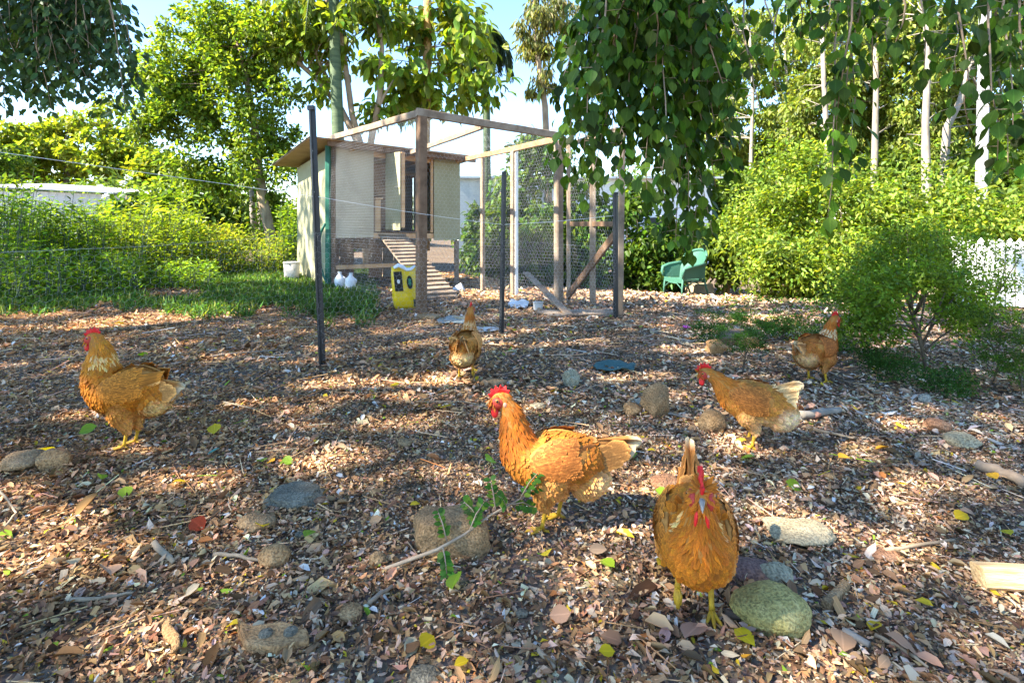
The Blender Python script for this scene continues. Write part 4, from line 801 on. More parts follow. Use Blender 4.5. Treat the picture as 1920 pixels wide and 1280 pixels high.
po = empty('square_pole', Vector((P(1838, 420, 11).x, 11, -.3)), 'tall pale grey square pole rising behind the shrubs on the right', 'pole')
M['pole'] = mat_noise('grey_painted_pole', (0.20, 0.20, 0.20), (0.36, 0.36, 0.35), 5, .7, .3, stretch=(2, 2, .4))
MB().box(Vector((P(1836, 420, 11).x, 11, -.4)), P(1848, -30, 11), .17, .17, Vector((.35, .93, 0)), .0).build('shaft', M['pole'], po)
MB().lathe(P(1837, 409, 10.9), [(.10, -.03), (.11, 0), (.10, .03)], 12).build('collar', M['white_plastic'], po)
pf = empty('picket_fence', G(1880, 600), 'sunlit white picket fence at the right edge of the frame', 'fence')
fa, fb = Vector((5.35, 6.35, -.05)), Vector((7.6, 6.05, -.05)); L_ = (fb-fa).length; fd = (fb-fa).normalized(); fn = Vector((fd.y, -fd.x, 0))
np_ = 22
for k in range(np_):
    q = fa + fd*(L_*k/np_); q.z = gz(q.x, q.y)+.03; hh = .80; ww = .082; v = []
    for o_ in (0, .018):
        for cx, cz in ((-ww/2, 0), (ww/2, 0), (ww/2, hh-.05), (0, hh), (-ww/2, hh-.05)): v.append(q + fd*cx + fn*o_ + Vector((0, 0, cz)))
    MB().add(v, [(0, 1, 2, 3, 4), (9, 8, 7, 6, 5)] + [(i, (i+1) % 5, 5+(i+1) % 5, 5+i) for i in range(5)]).build('picket', M['white_fence'], pf)
for z in (.12, .60):
    MB().box(fa - fn*.03 + Vector((0, 0, z)), fb - fn*.03 + Vector((0, 0, z)), .035, .07).build('rail', M['white_fence'], pf)
for s in (.0, .9):
    q = fa + fd*L_*s - fn*.09; MB().box(Vector((q.x, q.y, -.2)), Vector((q.x, q.y, .85)), .09, .09, Vector((0, 1, 0))).build('fence_post', M['white_fence'], pf)
# ------------------------------------------------------------------ hens
def mat_feather(name, edge=(1.45, 1.35, 1.2), tip=None, rough=0.7):
    m, t, b, o = mat_new(name)
    at = N_(t, 'ShaderNodeAttribute', attribute_name='col'); uv = N_(t, 'ShaderNodeAttribute', attribute_name='fuv'); sp = N_(t, 'ShaderNodeSeparateXYZ'); t.links.new(uv.outputs['Vector'], sp.inputs[0])
    ab = N_(t, 'ShaderNodeMath', operation='ABSOLUTE'); t.links.new(sp.outputs[1], ab.inputs[0])
    a4 = N_(t, 'ShaderNodeMath', operation='POWER'); t.links.new(ab.outputs[0], a4.inputs[0]); a4.inputs[1].default_value = 2.2
    x4 = N_(t, 'ShaderNodeMath', operation='POWER'); t.links.new(sp.outputs[0], x4.inputs[0]); x4.inputs[1].default_value = 5.0
    mxm = N_(t, 'ShaderNodeMath', operation='MAXIMUM'); t.links.new(a4.outputs[0], mxm.inputs[0]); t.links.new(x4.outputs[0], mxm.inputs[1])
    vm = N_(t, 'ShaderNodeVectorMath', operation='MULTIPLY'); t.links.new(at.outputs['Color'], vm.inputs[0]); vm.inputs[1].default_value = edge
    mx = N_(t, 'ShaderNodeMixRGB'); t.links.new(mxm.outputs[0], mx.inputs[0]); t.links.new(at.outputs['Color'], mx.inputs[1]); t.links.new(vm.outputs[0], mx.inputs[2]); last = mx
    # barbs: fine streaks slanting off the shaft
    wv = N_(t, 'ShaderNodeMath', operation='MULTIPLY_ADD'); t.links.new(ab.outputs[0], wv.inputs[0]); wv.inputs[1].default_value = -9; t.links.new(sp.outputs[0], wv.inputs[2])
    ml = N_(t, 'ShaderNodeMath', operation='MULTIPLY'); t.links.new(sp.outputs[0], ml.inputs[0]); ml.inputs[1].default_value = 26
    ad = N_(t, 'ShaderNodeMath', operation='MULTIPLY_ADD'); t.links.new(ab.outputs[0], ad.inputs[0]); ad.inputs[1].default_value = -7; t.links.new(ml.outputs[0], ad.inputs[2])
    sn = N_(t, 'ShaderNodeMath', operation='SINE'); t.links.new(ad.outputs[0], sn.inputs[0])
    m2 = N_(t, 'ShaderNodeMapRange'); t.links.new(sn.outputs[0], m2.inputs[0]); m2.inputs[1].default_value = -1; m2.inputs[3].default_value = .88; m2.inputs[4].default_value = 1.1
    sc_ = N_(t, 'ShaderNodeVectorMath', operation='SCALE'); t.links.new(last.outputs[0], sc_.inputs[0]); t.links.new(m2.outputs[0], sc_.inputs['Scale']); col = sc_.outputs[0]
    if tip:
        rt = N_(t, 'ShaderNodeMapRange'); t.links.new(sp.outputs[0], rt.inputs[0]); rt.inputs[1].default_value = .78; rt.inputs[2].default_value = .94
        m3 = N_(t, 'ShaderNodeMixRGB'); t.links.new(rt.outputs[0], m3.inputs[0]); t.links.new(col, m3.inputs[1]); m3.inputs[2].default_value = (*tip, 1); col = m3.outputs[0]
    t.links.new(col, b.inputs['Base Color']); b.inputs['Roughness'].default_value = rough; b.inputs['Specular IOR Level'].default_value = .2
    tr = N_(t, 'ShaderNodeBsdfTranslucent'); t.links.new(col, tr.inputs[0]); ms_ = N_(t, 'ShaderNodeMixShader', Fac=.15); t.links.new(b.outputs[0], ms_.inputs[1]); t.links.new(tr.outputs[0], ms_.inputs[2]); t.links.new(ms_.outputs[0], o.inputs[0])
    return m
M['feather'] = mat_feather('ginger_feathers', edge=(1.55, 1.6, 1.6)); M['tail_feather'] = mat_feather('cream_tipped_feathers', edge=(1.2, 1.2, 1.2), tip=(.60, .47, .28))
M['wing_feather'] = mat_feather('edged_feathers', edge=(2.5, 2.6, 2.6))
M['hen_skin'] = mat_noise('hen_underfeather', (0.30, 0.12, 0.02), (0.46, 0.21, 0.05), 30, .9, .3, bdist=.003)
M['comb'] = mat_noise('red_comb', (0.50, 0.008, 0.010), (0.72, 0.03, 0.025), 120, .5, .4, bdist=.001)
M['face'] = mat_noise('red_face_skin', (0.34, 0.022, 0.016), (0.50, 0.06, 0.035), 200, .6, .5, bdist=.001)
M['lobe'] = mat_noise('pale_earlobe', (0.45, 0.20, 0.13), (0.6, 0.32, 0.22), 90, .6, .3, bdist=.001)
M['beak'] = mat_noise('horn_beak', (0.25, 0.17, 0.07), (0.50, 0.38, 0.18), 60, .4, .1)
M['beak_dark'] = mat_noise('grey_horn_beak', (0.12, 0.11, 0.10), (0.34, 0.31, 0.27), 60, .4, .1)
M['leg'] = mat_noise('yellow_scaly_leg', (0.34, 0.19, 0.02), (0.62, 0.36, 0.02), 60, .55, .7, bscale=220, bdist=.002)
M['iris'] = mat_noise('orange_iris', (0.55, 0.18, 0.02), (0.62, 0.24, 0.03), 90, .15, 0, spec=.6)
M['pupil'] = mat_noise('black_pupil', (0.004, 0.004, 0.004), (0.008, 0.008, 0.008), 90, .05, 0, spec=.8)
def catmull(pts, n):
    pts = [np.array(p, float) for p in pts]; out = []
    ext = [2*pts[0]-pts[1]] + pts + [2*pts[-1]-pts[-2]]
    for i in range(n+1):
        s = i/n*(len(pts)-1); k = min(int(s), len(pts)-2); u = s-k; a, b_, c_, d_ = ext[k:k+4]
        out.append(.5*((2*b_)+(c_-a)*u+(2*a-5*b_+4*c_-d_)*u*u+(3*b_-a-3*c_+d_)*u**3))
    return np.array(out)
def loft(mb, pts, seg=20):
    """pts rows: x, y, z, half width, half height"""
    rings = []; n = len(pts); T = unit(np.gradient(pts[:, :3], axis=0))
    for i in range(n):
        t_ = Vector(T[i]); side = Vector((0, 0, 1)).cross(t_)
        side = Vector((-t_.y, t_.x, 0)) if abs(t_.z) < .98 else Vector((0, 1, 0))
        side = Vector((side.x*.0+ (0 if abs(t_.z) > .9 else side.x), 1.0 if abs(t_.z) > .9 else side.y, 0)).normalized()
        if side.y < 0: side = -side
        up = t_.cross(side).normalized()
        if side.length < .5: side = Vector((0, 1, 0))
        for k in range(seg):
            a = 2*math.pi*k/seg; rings.append(Vector(pts[i, :3]) + side*(math.cos(a)*max(pts[i, 3], .0015)) + up*(math.sin(a)*max(pts[i, 4], .0015)))
    f = [(i*seg+k, i*seg+(k+1) % seg, (i+1)*seg+(k+1) % seg, (i+1)*seg+k) for i in range(n-1) for k in range(seg)]
    f += [tuple(range(seg-1, -1, -1)), tuple((n-1)*seg+k for k in range(seg))]; mb.add(rings, f)
def ellipsoid(mb, c, r, Rm=None, seg=16, rings=10):
    v = []; c = Vector(c)
    for i in range(rings+1):
        th = math.pi*i/rings
        for k in range(seg):
            a = 2*math.pi*k/seg; q = Vector((r[0]*math.cos(a)*math.sin(th+1e-4), r[1]*math.sin(a)*math.sin(th+1e-4), r[2]*math.cos(th)))
            v.append(c + (Rm @ q if Rm else q))
    f = [(i*seg+k, (i+1)*seg+k, (i+1)*seg+(k+1) % seg, i*seg+(k+1) % seg) for i in range(rings) for k in range(seg)]
    f += [tuple(range(seg)), tuple(rings*seg+k for k in range(seg-1, -1, -1))]; mb.add(v, f)
FE = proto_rows([(0, .15), (.4, .48), (.82, .42), (1, .08)], -.18, -.06)
FH = proto_rows([(0, .15), (.5, .46), (1, .04)], -.22, -.05)
FL = proto_rows([(0, .15), (.12, .36), (.45, .5), (.8, .5), (.94, .36), (1, .1)], -.12, -.04)
def hen(label, loc, heading, spine, head_yaw=0., head_pitch=0., tail=(-.13, .26, .13, 22, 0.), wing=(-.005, .25, .105, .052, -8), legs=((.01, 0), (-.02, 0)), thigh_z=.082, body_col=(.47, .19, .028),
        neck_col=(.48, .185, .022), wing_col=(.36, .145, .03), belly_col=(.60, .33, .11), fluff_col=(.62, .38, .16), tail_col=(.50, .25, .07), hackle=None, scale=1.0, seed=1, fluff=(-.092, .165, .070), dens=1.0, fan=.05, hs=1.12, leg_y=.042, beak='beak'):
    global rng
    r = rng; o = empty('hen', loc, label, 'hen', 'ginger hens foraging on the leaf litter', heading); o.scale = (scale,)*3
    sp = catmull([p if len(p) == 5 else (p[0], 0, p[1], p[2], p[3]) for p in spine], 60)
    mb = MB(); loft(mb, sp)
    hc = sp[-1][:3]; hx = Vector((math.cos(head_yaw)*math.cos(head_pitch), math.sin(head_yaw)*math.cos(head_pitch), math.sin(head_pitch)))
    hy = Vector((-math.sin(head_yaw), math.cos(head_yaw), 0)); hz = hx.cross(hy); HM = Matrix((hx, hy, hz)).transposed()
    Hc = Vector(hc)
    def H(x, y, z): return Hc + HM @ Vector((x*hs, y*hs, z*hs))
    ellipsoid(mb, H(.004, 0, .0), (.033*hs, .020*hs, .025*hs), HM)
    ellipsoid(mb, H(.024, 0, -.004), (.020, .013, .016), HM)
    thigh = []
    for sgn, (fx, lift) in zip((1, -1), legs):
        hkx = fx - .012 - (.01 if lift else 0); hk = (hkx, sgn*leg_y*.95, thigh_z - .012 + lift*.55); hip = (.0, sgn*.055, .205)
        tl = catmull([(hip[0]+.02, hip[1], hip[2], .040, .060), ((hip[0]+hk[0])/2+.018, sgn*leg_y*1.2, .145+lift*.3, .040, .056), (hk[0]+.008, hk[1], hk[2]+.030, .023, .030), (hk[0], hk[1], hk[2]-.002, .010, .011)], 14)
        loft(mb, tl, 14); thigh.append(tl)
    fx_, fz_, fr_ = fluff
    ellipsoid(mb, (fx_, 0, fz_), (fr_, fr_*1.1, fr_))
    me0 = mb.mesh('raw'); tmp = bpy.data.objects.new('tmp', me0); C.objects.link(tmp)
    md = tmp.modifiers.new('r', 'REMESH'); md.mode = 'VOXEL'; md.voxel_size = .0045; sm = tmp.modifiers.new('s', 'SMOOTH'); sm.iterations = 6; sm.factor = .6
    ev = tmp.evaluated_get(bpy.context.evaluated_depsgraph_get()); me = bpy.data.meshes.new_from_object(ev); bpy.data.objects.remove(tmp); me.name = 'body'
    me.polygons.foreach_set('use_smooth', [True]*len(me.polygons)); me.materials.clear(); body = link('body', me, M['hen_skin'], o)
    # ---- plumage
    body_col, neck_col, wing_col, tail_col, belly_col = [tuple(np.array(c)*np.array([.97, .90, .84])) for c in (body_col, neck_col, wing_col, tail_col, belly_col)]
    me.calc_loop_triangles(); nt_ = len(me.loop_triangles); tv = np.zeros(nt_*3, np.int32); me.loop_triangles.foreach_get('vertices', tv); tv = tv.reshape(-1, 3)
    co = np.zeros(len(me.vertices)*3); me.vertices.foreach_get('co', co); co = co.reshape(-1, 3); vn = np.zeros(len(me.vertices)*3); me.vertices.foreach_get('normal', vn); vn = vn.reshape(-1, 3)
    a, b_, c_ = co[tv[:, 0]], co[tv[:, 1]], co[tv[:, 2]]; ar = np.linalg.norm(np.cross(b_-a, c_-a), axis=1)/2
    n = int(6000*dens); pick = r.choice(nt_, n, p=ar/ar.sum()); w3 = r.dirichlet((1, 1, 1), n)
    p = (co[tv[pick]]*w3[..., None]).sum(1); N = unit((vn[tv[pick]]*w3[..., None]).sum(1))
    T = unit(np.gradient(sp[:, :3], axis=0)); cen = [sp[:, :3]]; flow = [-T]; rad = [np.maximum(sp[:, 3:5].mean(1), .02)]; reg = [np.linspace(0, 1, len(sp))]
    for tl in thigh: cen.append(tl[:, :3]); flow.append(unit(np.gradient(tl[:, :3], axis=0)) + np.array([-.5, 0, 0])); rad.append(np.maximum(tl[:, 3:5].mean(1), .012)*1.05); reg.append(np.full(len(tl), 2.0))
    cen.append(np.array([[fx_, 0, fz_]])); flow.append(np.array([[-.7, 0, -.7]])); rad.append(np.array([fr_])); reg.append(np.array([3.0]))
    cen = np.concatenate(cen); flow = np.concatenate(flow); rad = np.concatenate(rad); reg = np.concatenate(reg)
    dist = np.linalg.norm(p[:, None]-cen[None], axis=2)/rad[None]; k = dist.argmin(1)
    wgt = np.exp(-3*(dist-dist.min(1, keepdims=True))); D = unit((wgt[..., None]*flow[None]).sum(1)); s = reg[k]
    D = unit(D - N*(D*N).sum(1, keepdims=True) + r.normal(0, .10, (n, 3)))
    nk = float(next((i/60 for i in range(61) if sp[i, 4] < .062 and i > 25), .6))
    is_neck = (s <= 1) & (s > nk-.08); is_head = (s <= 1) & (np.linalg.norm(p-np.array(hc), axis=1) < .036); is_thigh = s == 2; is_fl = s == 3
    loc_h = (p-np.array(hc)) @ np.array(HM)*1.12/hs      # head coordinates
    face = (np.linalg.norm((loc_h-np.array([.016, 0, -.004]))/np.array([.028, .04, .022]), axis=1) < 1.0)
    keep = ~(face & is_head); L = np.full(n, .023); W_ = np.full(n, .0165)
    L[is_neck] = .030; W_[is_neck] = .0115; L[is_head] = .010; W_[is_head] = .0045; L[is_thigh] = .018; W_[is_thigh] = .011; L[is_fl] = .024; W_[is_fl] = .015
    cc = np.tile(np.array(body_col)[None], (n, 1)); cc[is_neck | is_head] = neck_col
    hk_ = hackle if hackle else None
    if hk_ is not None:
        zt2 = np.array([hc[2]-.05-.0, 0]); q = is_neck & (p[:, 2] < hc[2]-.05) & (p[:, 0] < sp[k.clip(0, 60), 0]+.015) & (r.random(n) < .6); cc[q] = hk_
    low = np.clip((.185 - p[:, 2])/.06, 0, 1)*np.clip((.06-p[:, 0])/.08, 0, 1); low = np.maximum(low, (is_fl*.8)); low = np.maximum(low, is_thigh*.35)
    cc = cc*(1-low[:, None]) + np.array(belly_col)[None]*low[:, None]
    rear = np.clip((-.075-p[:, 0])/.04, 0, 1)*np.clip((.21-p[:, 2])/.04, 0, 1); cc = cc*(1-rear[:, None]) + np.array(fluff_col)[None]*rear[:, None]
    blot = 1+.22*np.sin(p[:, 0]*70+seed)*np.sin(p[:, 2]*80+2*seed)*np.sin(p[:, 1]*60); cc = cc*blot[:, None]*np.exp(r.normal(0, .11, (n, 1)))*(1+r.normal(0, .06, (n, 3))*np.array([.4, 1, 1.4]))
    L = L*r.uniform(.75, 1.2, n); W_ = W_*r.uniform(.8, 1.15, n)
    kk = keep & (is_neck | is_head); k2 = keep & ~(is_neck | is_head)
    for q, pr in ((kk, FH), (k2, FE)):
        # lift the tips a little so that the rows overlap
        D2 = D[q] + N[q]*(.21 if pr is FE else .10) ; me1 = scatter('plumage', pr, p[q]+N[q]*.0005, D2, N[q], L[q], W_[q], np.clip(cc[q], .01, .85), True)
        props(link('plumage', me1, M['feather'], body), kind='stuff')
    # ---- wings
    wx, wz, wl, wh, wp = wing; bs = sp[:44]; bs = bs[np.argsort(bs[:, 0])]
    def wrap(x, z, y_out, sgn):
        hw = max(float(np.interp(x, bs[:, 0], bs[:, 3])), .034); zc = float(np.interp(x, bs[:, 0], bs[:, 2])); hh = max(float(np.interp(x, bs[:, 0], bs[:, 4])), .04)
        k_ = max(-.93, min(.93, (z-zc)/(hh*1.12))); y_ = hw*.93*math.sqrt(1-k_*k_); return Vector((x, sgn*(y_+y_out*math.sqrt(1-k_*k_*.7)), z+y_out*.8*k_)), Vector((.25 if x > .05 else 0, sgn*math.sqrt(1-k_*k_), k_)).normalized()
    for sgn in (1, -1):
        cwp, swp = math.cos(R(wp)), math.sin(R(wp)); wm = MB(); ellipsoid(wm, (0, 0, 0), (wl, .016, wh), None, 24, 14)
        def rot(x, z): return wx + x*cwp - z*swp, wz + x*swp + z*cwp
        wm.v = [tuple(wrap(*rot(v[0], v[2]*(1-.28*min(0, v[0]/wl)*-1)), max(-.004, v[1]) if True else 0, sgn)[0]) for v in wm.v]
        wo = link('wing', wm.mesh('wing', True), M['hen_skin'], o)
        P_, D_, Nn, Ls, Ws, Cs = [], [], [], [], [], []
        def addf(u_, v_, L1, W1, dz, col, lift=0.0, z_off=0.0):
            h = math.sqrt(max(0.02, 1-u_*u_-v_*v_)); x, z = rot(u_*wl, v_*wh); q, nrm = wrap(x, z, .016*h+.001+z_off, sgn); x2, z2 = rot(u_*wl-L1, v_*wh+dz*L1); q2, n2 = wrap(x2, z2, .010+z_off, sgn)
            P_.append(list(q)); D_.append(list((q2-q).normalized()+nrm*lift)); Nn.append(list(nrm)); Ls.append(L1); Ws.append(W1); Cs.append(np.array(col)*math.exp(r.normal(0, .14)))
        for i in range(9): v_ = -.66+.145*i; addf(-.30-.03*i, v_*.75, wl*(.95-.02*i), .019, .06-.02*i, [belly_col, wing_col][i > 1], .01, .0008*i)
        for i in range(14): addf(-.12-.2*r.random(), -.8+.12*i, wl*.36, .017, .0, wing_col, .10, .006)
        for i in range(330):
            u_ = r.uniform(-.42, .95); v_ = r.uniform(-.92, .92)
            if u_*u_+v_*v_ < .93: addf(u_, v_, .021*(1.1-.35*u_), .0145, -.05, wing_col, .20, .006*max(0, 1-abs(u_)))
        me1 = scatter('wing_feathers', FE, np.array(P_), np.array(D_), np.array(Nn), np.array(Ls), np.array(Ws), np.clip(np.array(Cs), .01, .85), True)
        props(link('wing_feathers', me1, M['wing_feather'], wo), kind='stuff')
    # ---- tail
    tx, tz, tl_, te, ty = tail; P_, D_, Nn, Ls, Ws, Cs = [], [], [], [], [], []
    for sgn in (1, -1):
        tip0 = Vector((tx - tl_*math.cos(R(te)), 0, tz + tl_*math.sin(R(te))))
        for i in range(8):
            k_ = i/7; q = Vector((tx+.03, sgn*(.040-.026*k_)*(1.5 if fan > .07 else 1), tz-.075+.085*k_)); tp_i = tip0 + Vector((.045*(1-k_)*(fan/.05), sgn*(.006+.018*(1-k_))+math.sin(R(ty))*tl_, -fan*(1-k_)))
            d_ = tp_i-q; P_.append(list(q)); D_.append(list(d_)); Nn.append([0, sgn, .35]); Ls.append(d_.length*r.uniform(.96, 1.02)); Ws.append(.050 if fan > .07 else .036); Cs.append(tail_col)
        for i in range(60):
            k_ = r.random(); f_ = r.uniform(0, .60); q = Vector((tx+.03, sgn*(.050-.028*k_)*(1.4 if fan > .07 else 1), tz-.08+.095*k_)); tp_i = tip0 + Vector((0, sgn*(.006+.02*(1-k_))+math.sin(R(ty))*tl_, -fan*(1-k_))); d_ = tp_i-q
            P_.append(list(q+d_*f_+Vector((0, sgn*.004, 0)))); D_.append(list(d_.normalized()+Vector((0, sgn*.04, 0)))); Nn.append([0, sgn, .35]); Ls.append(.046); Ws.append(.026); Cs.append(np.array(tail_col)*.9)
    for i in range(14 if fan > .045 else 0):
        q = Vector((tx+.03-.012*(i % 4), r.uniform(-.03, .03), tz+.0+.010*(i % 3))); tc = Vector((tx - tl_*math.cos(R(te))*(.8+.05*(i % 4)), math.sin(R(ty))*tl_+q.y*.25, tz + tl_*math.sin(R(te))*(.72+.07*(i % 4)))); d_ = tc-q
        P_.append(list(q)); D_.append(list(d_)); Nn.append([.9, 0, .5]); Ls.append(d_.length); Ws.append(.036); Cs.append(tail_col)
    for i in range(24):
        f_ = r.uniform(0, .25); e = R(te-8); q = Vector((tx+.05, r.uniform(-.025, .025), tz+.028)); d_ = Vector((-math.cos(e), math.sin(R(ty)), math.sin(e))); P_.append(list(q+d_*tl_*f_)); D_.append(list(d_)); Nn.append([0, 0, 1]); Ls.append(.034); Ws.append(.022); Cs.append(np.array(tail_col)*.95)
    Cs = np.array(Cs)*np.exp(r.normal(0, .1, (len(Cs), 1))); nt16 = np.array(Ls) > .06
    P_, D_, Nn, Ls, Ws = map(np.array, (P_, D_, Nn, Ls, Ws))
    tm = scatter('tail', FL, P_[nt16], D_[nt16], Nn[nt16], Ls[nt16], Ws[nt16], Cs[nt16], True); to = link('tail', tm, M['tail_feather'], o); props(to, kind='stuff')
    tm = scatter('tail_coverts', FE, P_[~nt16], D_[~nt16], Nn[~nt16], Ls[~nt16], Ws[~nt16], Cs[~nt16], True); props(link('tail_coverts', tm, M['wing_feather'], to), kind='stuff')
    # ---- legs and feet
    for sgn, (fx, lift) in zip((1, -1), legs):
        y_ = sgn*leg_y; hk = Vector((fx-.012-(.01 if lift else 0), y_*.95, thigh_z-.008+lift*.55)); an = Vector((fx-(.02 if lift else 0), y_, .013+lift)); lm = MB()
        lm.tube([hk+Vector((.004, 0, .02)), hk, hk.lerp(an, .35), hk.lerp(an, .8), an], [.009, .0095, .0072, .0066, .0085], 10)
        down = -.55 if lift else 0
        for az, L1 in ((-.42, .044), (.02, .054), (.46, .044), (2.9, .024)):
            d_ = Vector((math.cos(az), math.sin(az), 0)); dz = Vector((0, 0, 1))
            if lift: pts = [an, an+d_*L1*.3-dz*L1*.4, an+d_*L1*.25-dz*L1*.8, an-d_*L1*.05-dz*L1*.95]; rr = [.0065, .0058, .005, .002]
            else: pts = [an, an+d_*L1*.3-dz*.004, an+d_*L1*.62-dz*.007, an+d_*L1*.85-dz*.007, an+d_*L1*1.05-dz*.012]; rr = [.0065, .0058, .0050, .0042, .0012]
            lm.tube(pts, rr, 8)
        lo = link('leg', lm.mesh('leg', True), M['leg'], o)
    # ---- head
    fm = MB()
    for sgn in (1, -1): ellipsoid(fm, H(.014, sgn*.0125, -.004), (.0215*hs, .0095*hs, .0175*hs), HM, 14, 8)
    ellipsoid(fm, H(.03, 0, -.006), (.010, .0105, .012), HM, 12, 8); fo_ = link('face', fm.mesh('face', True), M['face'], o)
    for sgn in (1, -1):
        em = MB(); ellipsoid(em, H(.016, sgn*.0205, .004), (.0066, .0040, .0066), HM, 12, 8); eo = link('eye', em.mesh('eye', True), M['iris'], o)
        em = MB(); ellipsoid(em, H(.0165, sgn*.0234, .004), (.0042, .0022, .0042), HM, 10, 6); link('pupil', em.mesh('pupil', True), M['pupil'], eo)
        em = MB(); ellipsoid(em, H(-.006, sgn*.0195, -.009), (.007, .0032, .0085), HM, 10, 6); link('earlobe', em.mesh('earlobe', True), M['lobe'], o)
        em = MB(); ellipsoid(em, H(.026, sgn*.0085, -.030), (.0125, .0045, .0195), HM @ Matrix.Rotation(sgn*.15, 3, 'X'), 12, 8); link('wattle', em.mesh('wattle', True), M['comb'], o)
    out = [(x_*1.06, .004+z_*.88) for x_, z_ in [(.036, .006), (.041, .020), (.033, .021), (.032, .036), (.023, .031), (.019, .047), (.010, .036), (.004, .049), (-.003, .036), (-.011, .044), (-.012, .029), (-.021, .028), (-.016, .016), (.0, .014), (.018, .010)]]
    cm = MB(); v = [H(x, -.0024+.003*math.sin(i*1.3), z) for i, (x, z) in enumerate(out)] + [H(x, .0024+.003*math.sin(i*1.3), z) for i, (x, z) in enumerate(out)]; q = len(out)
    cm.add(v, [tuple(range(q-1, -1, -1)), tuple(range(q, 2*q))] + [(i, (i+1) % q, q+(i+1) % q, q+i) for i in range(q)]); cb = link('comb', cm.mesh('comb'), M['comb'], o)
    bv = cb.modifiers.new('b', 'BEVEL'); bv.width = .0012; bv.segments = 2
    bk_ = MB(); bk_.tube([H(.026, 0, -.001), H(.036, 0, -.001), H(.047, 0, -.006), H(.053, 0, -.0135)], [.0085, .0070, .0042, .0007], 10); bk_.tube([H(.026, 0, -.010), H(.038, 0, -.011), H(.047, 0, -.0125)], [.006, .0045, .0012], 10)
    link('beak', bk_.mesh('beak', True), M[beak], o)
    return o
S_STD = [(-.150, .215, .012, .012), (-.125, .215, .055, .055), (-.08, .215, .080, .078), (-.02, .213, .092, .087), (.04, .212, .093, .086), (.088, .222, .084, .082), (.122, .250, .068, .070), (.138, .292, .050, .056), (.148, .338, .036, .044), (.160, .382, .027, .032), (.182, .414, .022, .024)]
def gl_(px, py): g = G(px, py); return (g.x, g.y, g.z+.004)
# 1: upright hen on the left
hen('plump upright ginger hen with a pale cream hackle, at the left of the yard', gl_(246, 838), R(183), 
    [(-.135, .245, .012, .012), (-.11, .250, .055, .058), (-.07, .252, .085, .082), (-.01, .25, .103, .100), (.05, .248, .106, .102), (.095, .268, .094, .094), (.120, .312, .078, .080), (.128, .358, .062, .066), (.128, .405, .047, .052), (.136, .445, .034, .038), (.152, .480, .025, .028)],
    tail=(-.09, .285, .15, -8, 4), fan=.04, wing=(-.02, .285, .115, .062, -12), legs=((.012, 0), (.0, 0)), hackle=(.66, .43, .15), neck_col=(.50, .20, .02), body_col=(.42, .15, .012), fluff=(-.095, .205, .07), belly_col=(.55, .30, .09), fluff_col=(.66, .46, .18), leg_y=.03, seed=3, dens=1.15, wing_col=(.36, .14, .018))
# 2: middle hen, striding left
hen('chestnut necked hen in profile striding left, beside the large flat stone', gl_(1046, 986), R(180), S_STD, tail=(-.105, .258, .175, 8, 0), fan=.032, wing=(.0, .245, .105, .055, -6), legs=((.055, 0), (-.005, 0)), head_pitch=-.06, seed=1, dens=1.2,
    neck_col=(.40, .115, .010), body_col=(.38, .135, .018), wing_col=(.25, .09, .02), belly_col=(.60, .33, .12), tail_col=(.34, .16, .045))
# 3: front hen walking to the camera
g3 = gl_(1302, 1150)
hen('ginger hen walking straight towards the viewer with one foot lifted', g3, math.atan2(-.40, -.10),
    [(-.150, .195, .012, .012), (-.125, .200, .055, .055), (-.08, .205, .076, .078), (-.02, .210, .086, .090), (.04, .212, .087, .094), (.086, .224, .078, .086), (.112, .258, .058, .066), (.124, .298, .042, .048), (.134, .334, .031, .036), (.146, .362, .026, .028), (.158, .378, .022, .024)],
    tail=(-.105, .225, .185, 44, 2), fan=.045, wing=(.0, .225, .105, .058, -4), legs=((.0, 0), (.035, .055)), head_pitch=.16, hs=1.32, head_yaw=-.04, seed=5, dens=1.2, body_col=(.40, .135, .010), neck_col=(.42, .135, .010), wing_col=(.34, .125, .018), tail_col=(.46, .19, .045), hackle=(.60, .36, .12), beak='beak_dark')
# 4: right hen, head low, seen from behind her left side
hen('hen with raised cream tail, low head and pale belly right of a round stone', gl_(1413, 838), R(158),
    [(-.135, .185, .012, .012), (-.115, .185, .060, .060), (-.075, .190, .086, .082), (-.02, .196, .096, .088), (.04, .205, .092, .083), (.085, .222, .078, .072), (.115, .245, .058, .055), (.138, .268, .042, .042), (.160, .288, .031, .033), (.18, .300, .026, .028), (.197, .308, .022, .024)],
    tail=(-.085, .235, .130, 30, -3), fan=.09, wing=(.005, .228, .105, .055, 4), legs=((.008, 0), (.02, 0)), head_pitch=-.15, seed=7, hackle=(.70, .52, .28), neck_col=(.42, .15, .02), body_col=(.44, .19, .035), wing_col=(.28, .105, .022), belly_col=(.62, .42, .20), fluff_col=(.62, .45, .26), tail_col=(.66, .43, .19), fluff=(-.10, .165, .075))
# 5: far right hen facing right
hen('reddish brown hen looking right, near the slender sapling', gl_(1531, 716), R(28),
    [(-.135, .205, .012, .012), (-.115, .205, .058, .058), (-.075, .205, .082, .078), (-.02, .206, .092, .085), (.04, .210, .090, .082), (.085, .228, .076, .072), (.115, .262, .056, .055), (.135, .300, .040, .042), (.150, .335, .030, .033), (.170, .362, .025, .027), (.188, .378, .022, .024)],
    tail=(-.100, .225, .120, 20, 6), wing=(.0, .232, .105, .055, -4), legs=((.0, 0), (.02, 0)), seed=9, hackle=(.66, .48, .26), neck_col=(.40, .13, .018), body_col=(.40, .15, .03), wing_col=(.28, .095, .022), tail_col=(.46, .24, .09), belly_col=(.52, .27, .09), fluff_col=(.55, .34, .15), leg_y=.05)
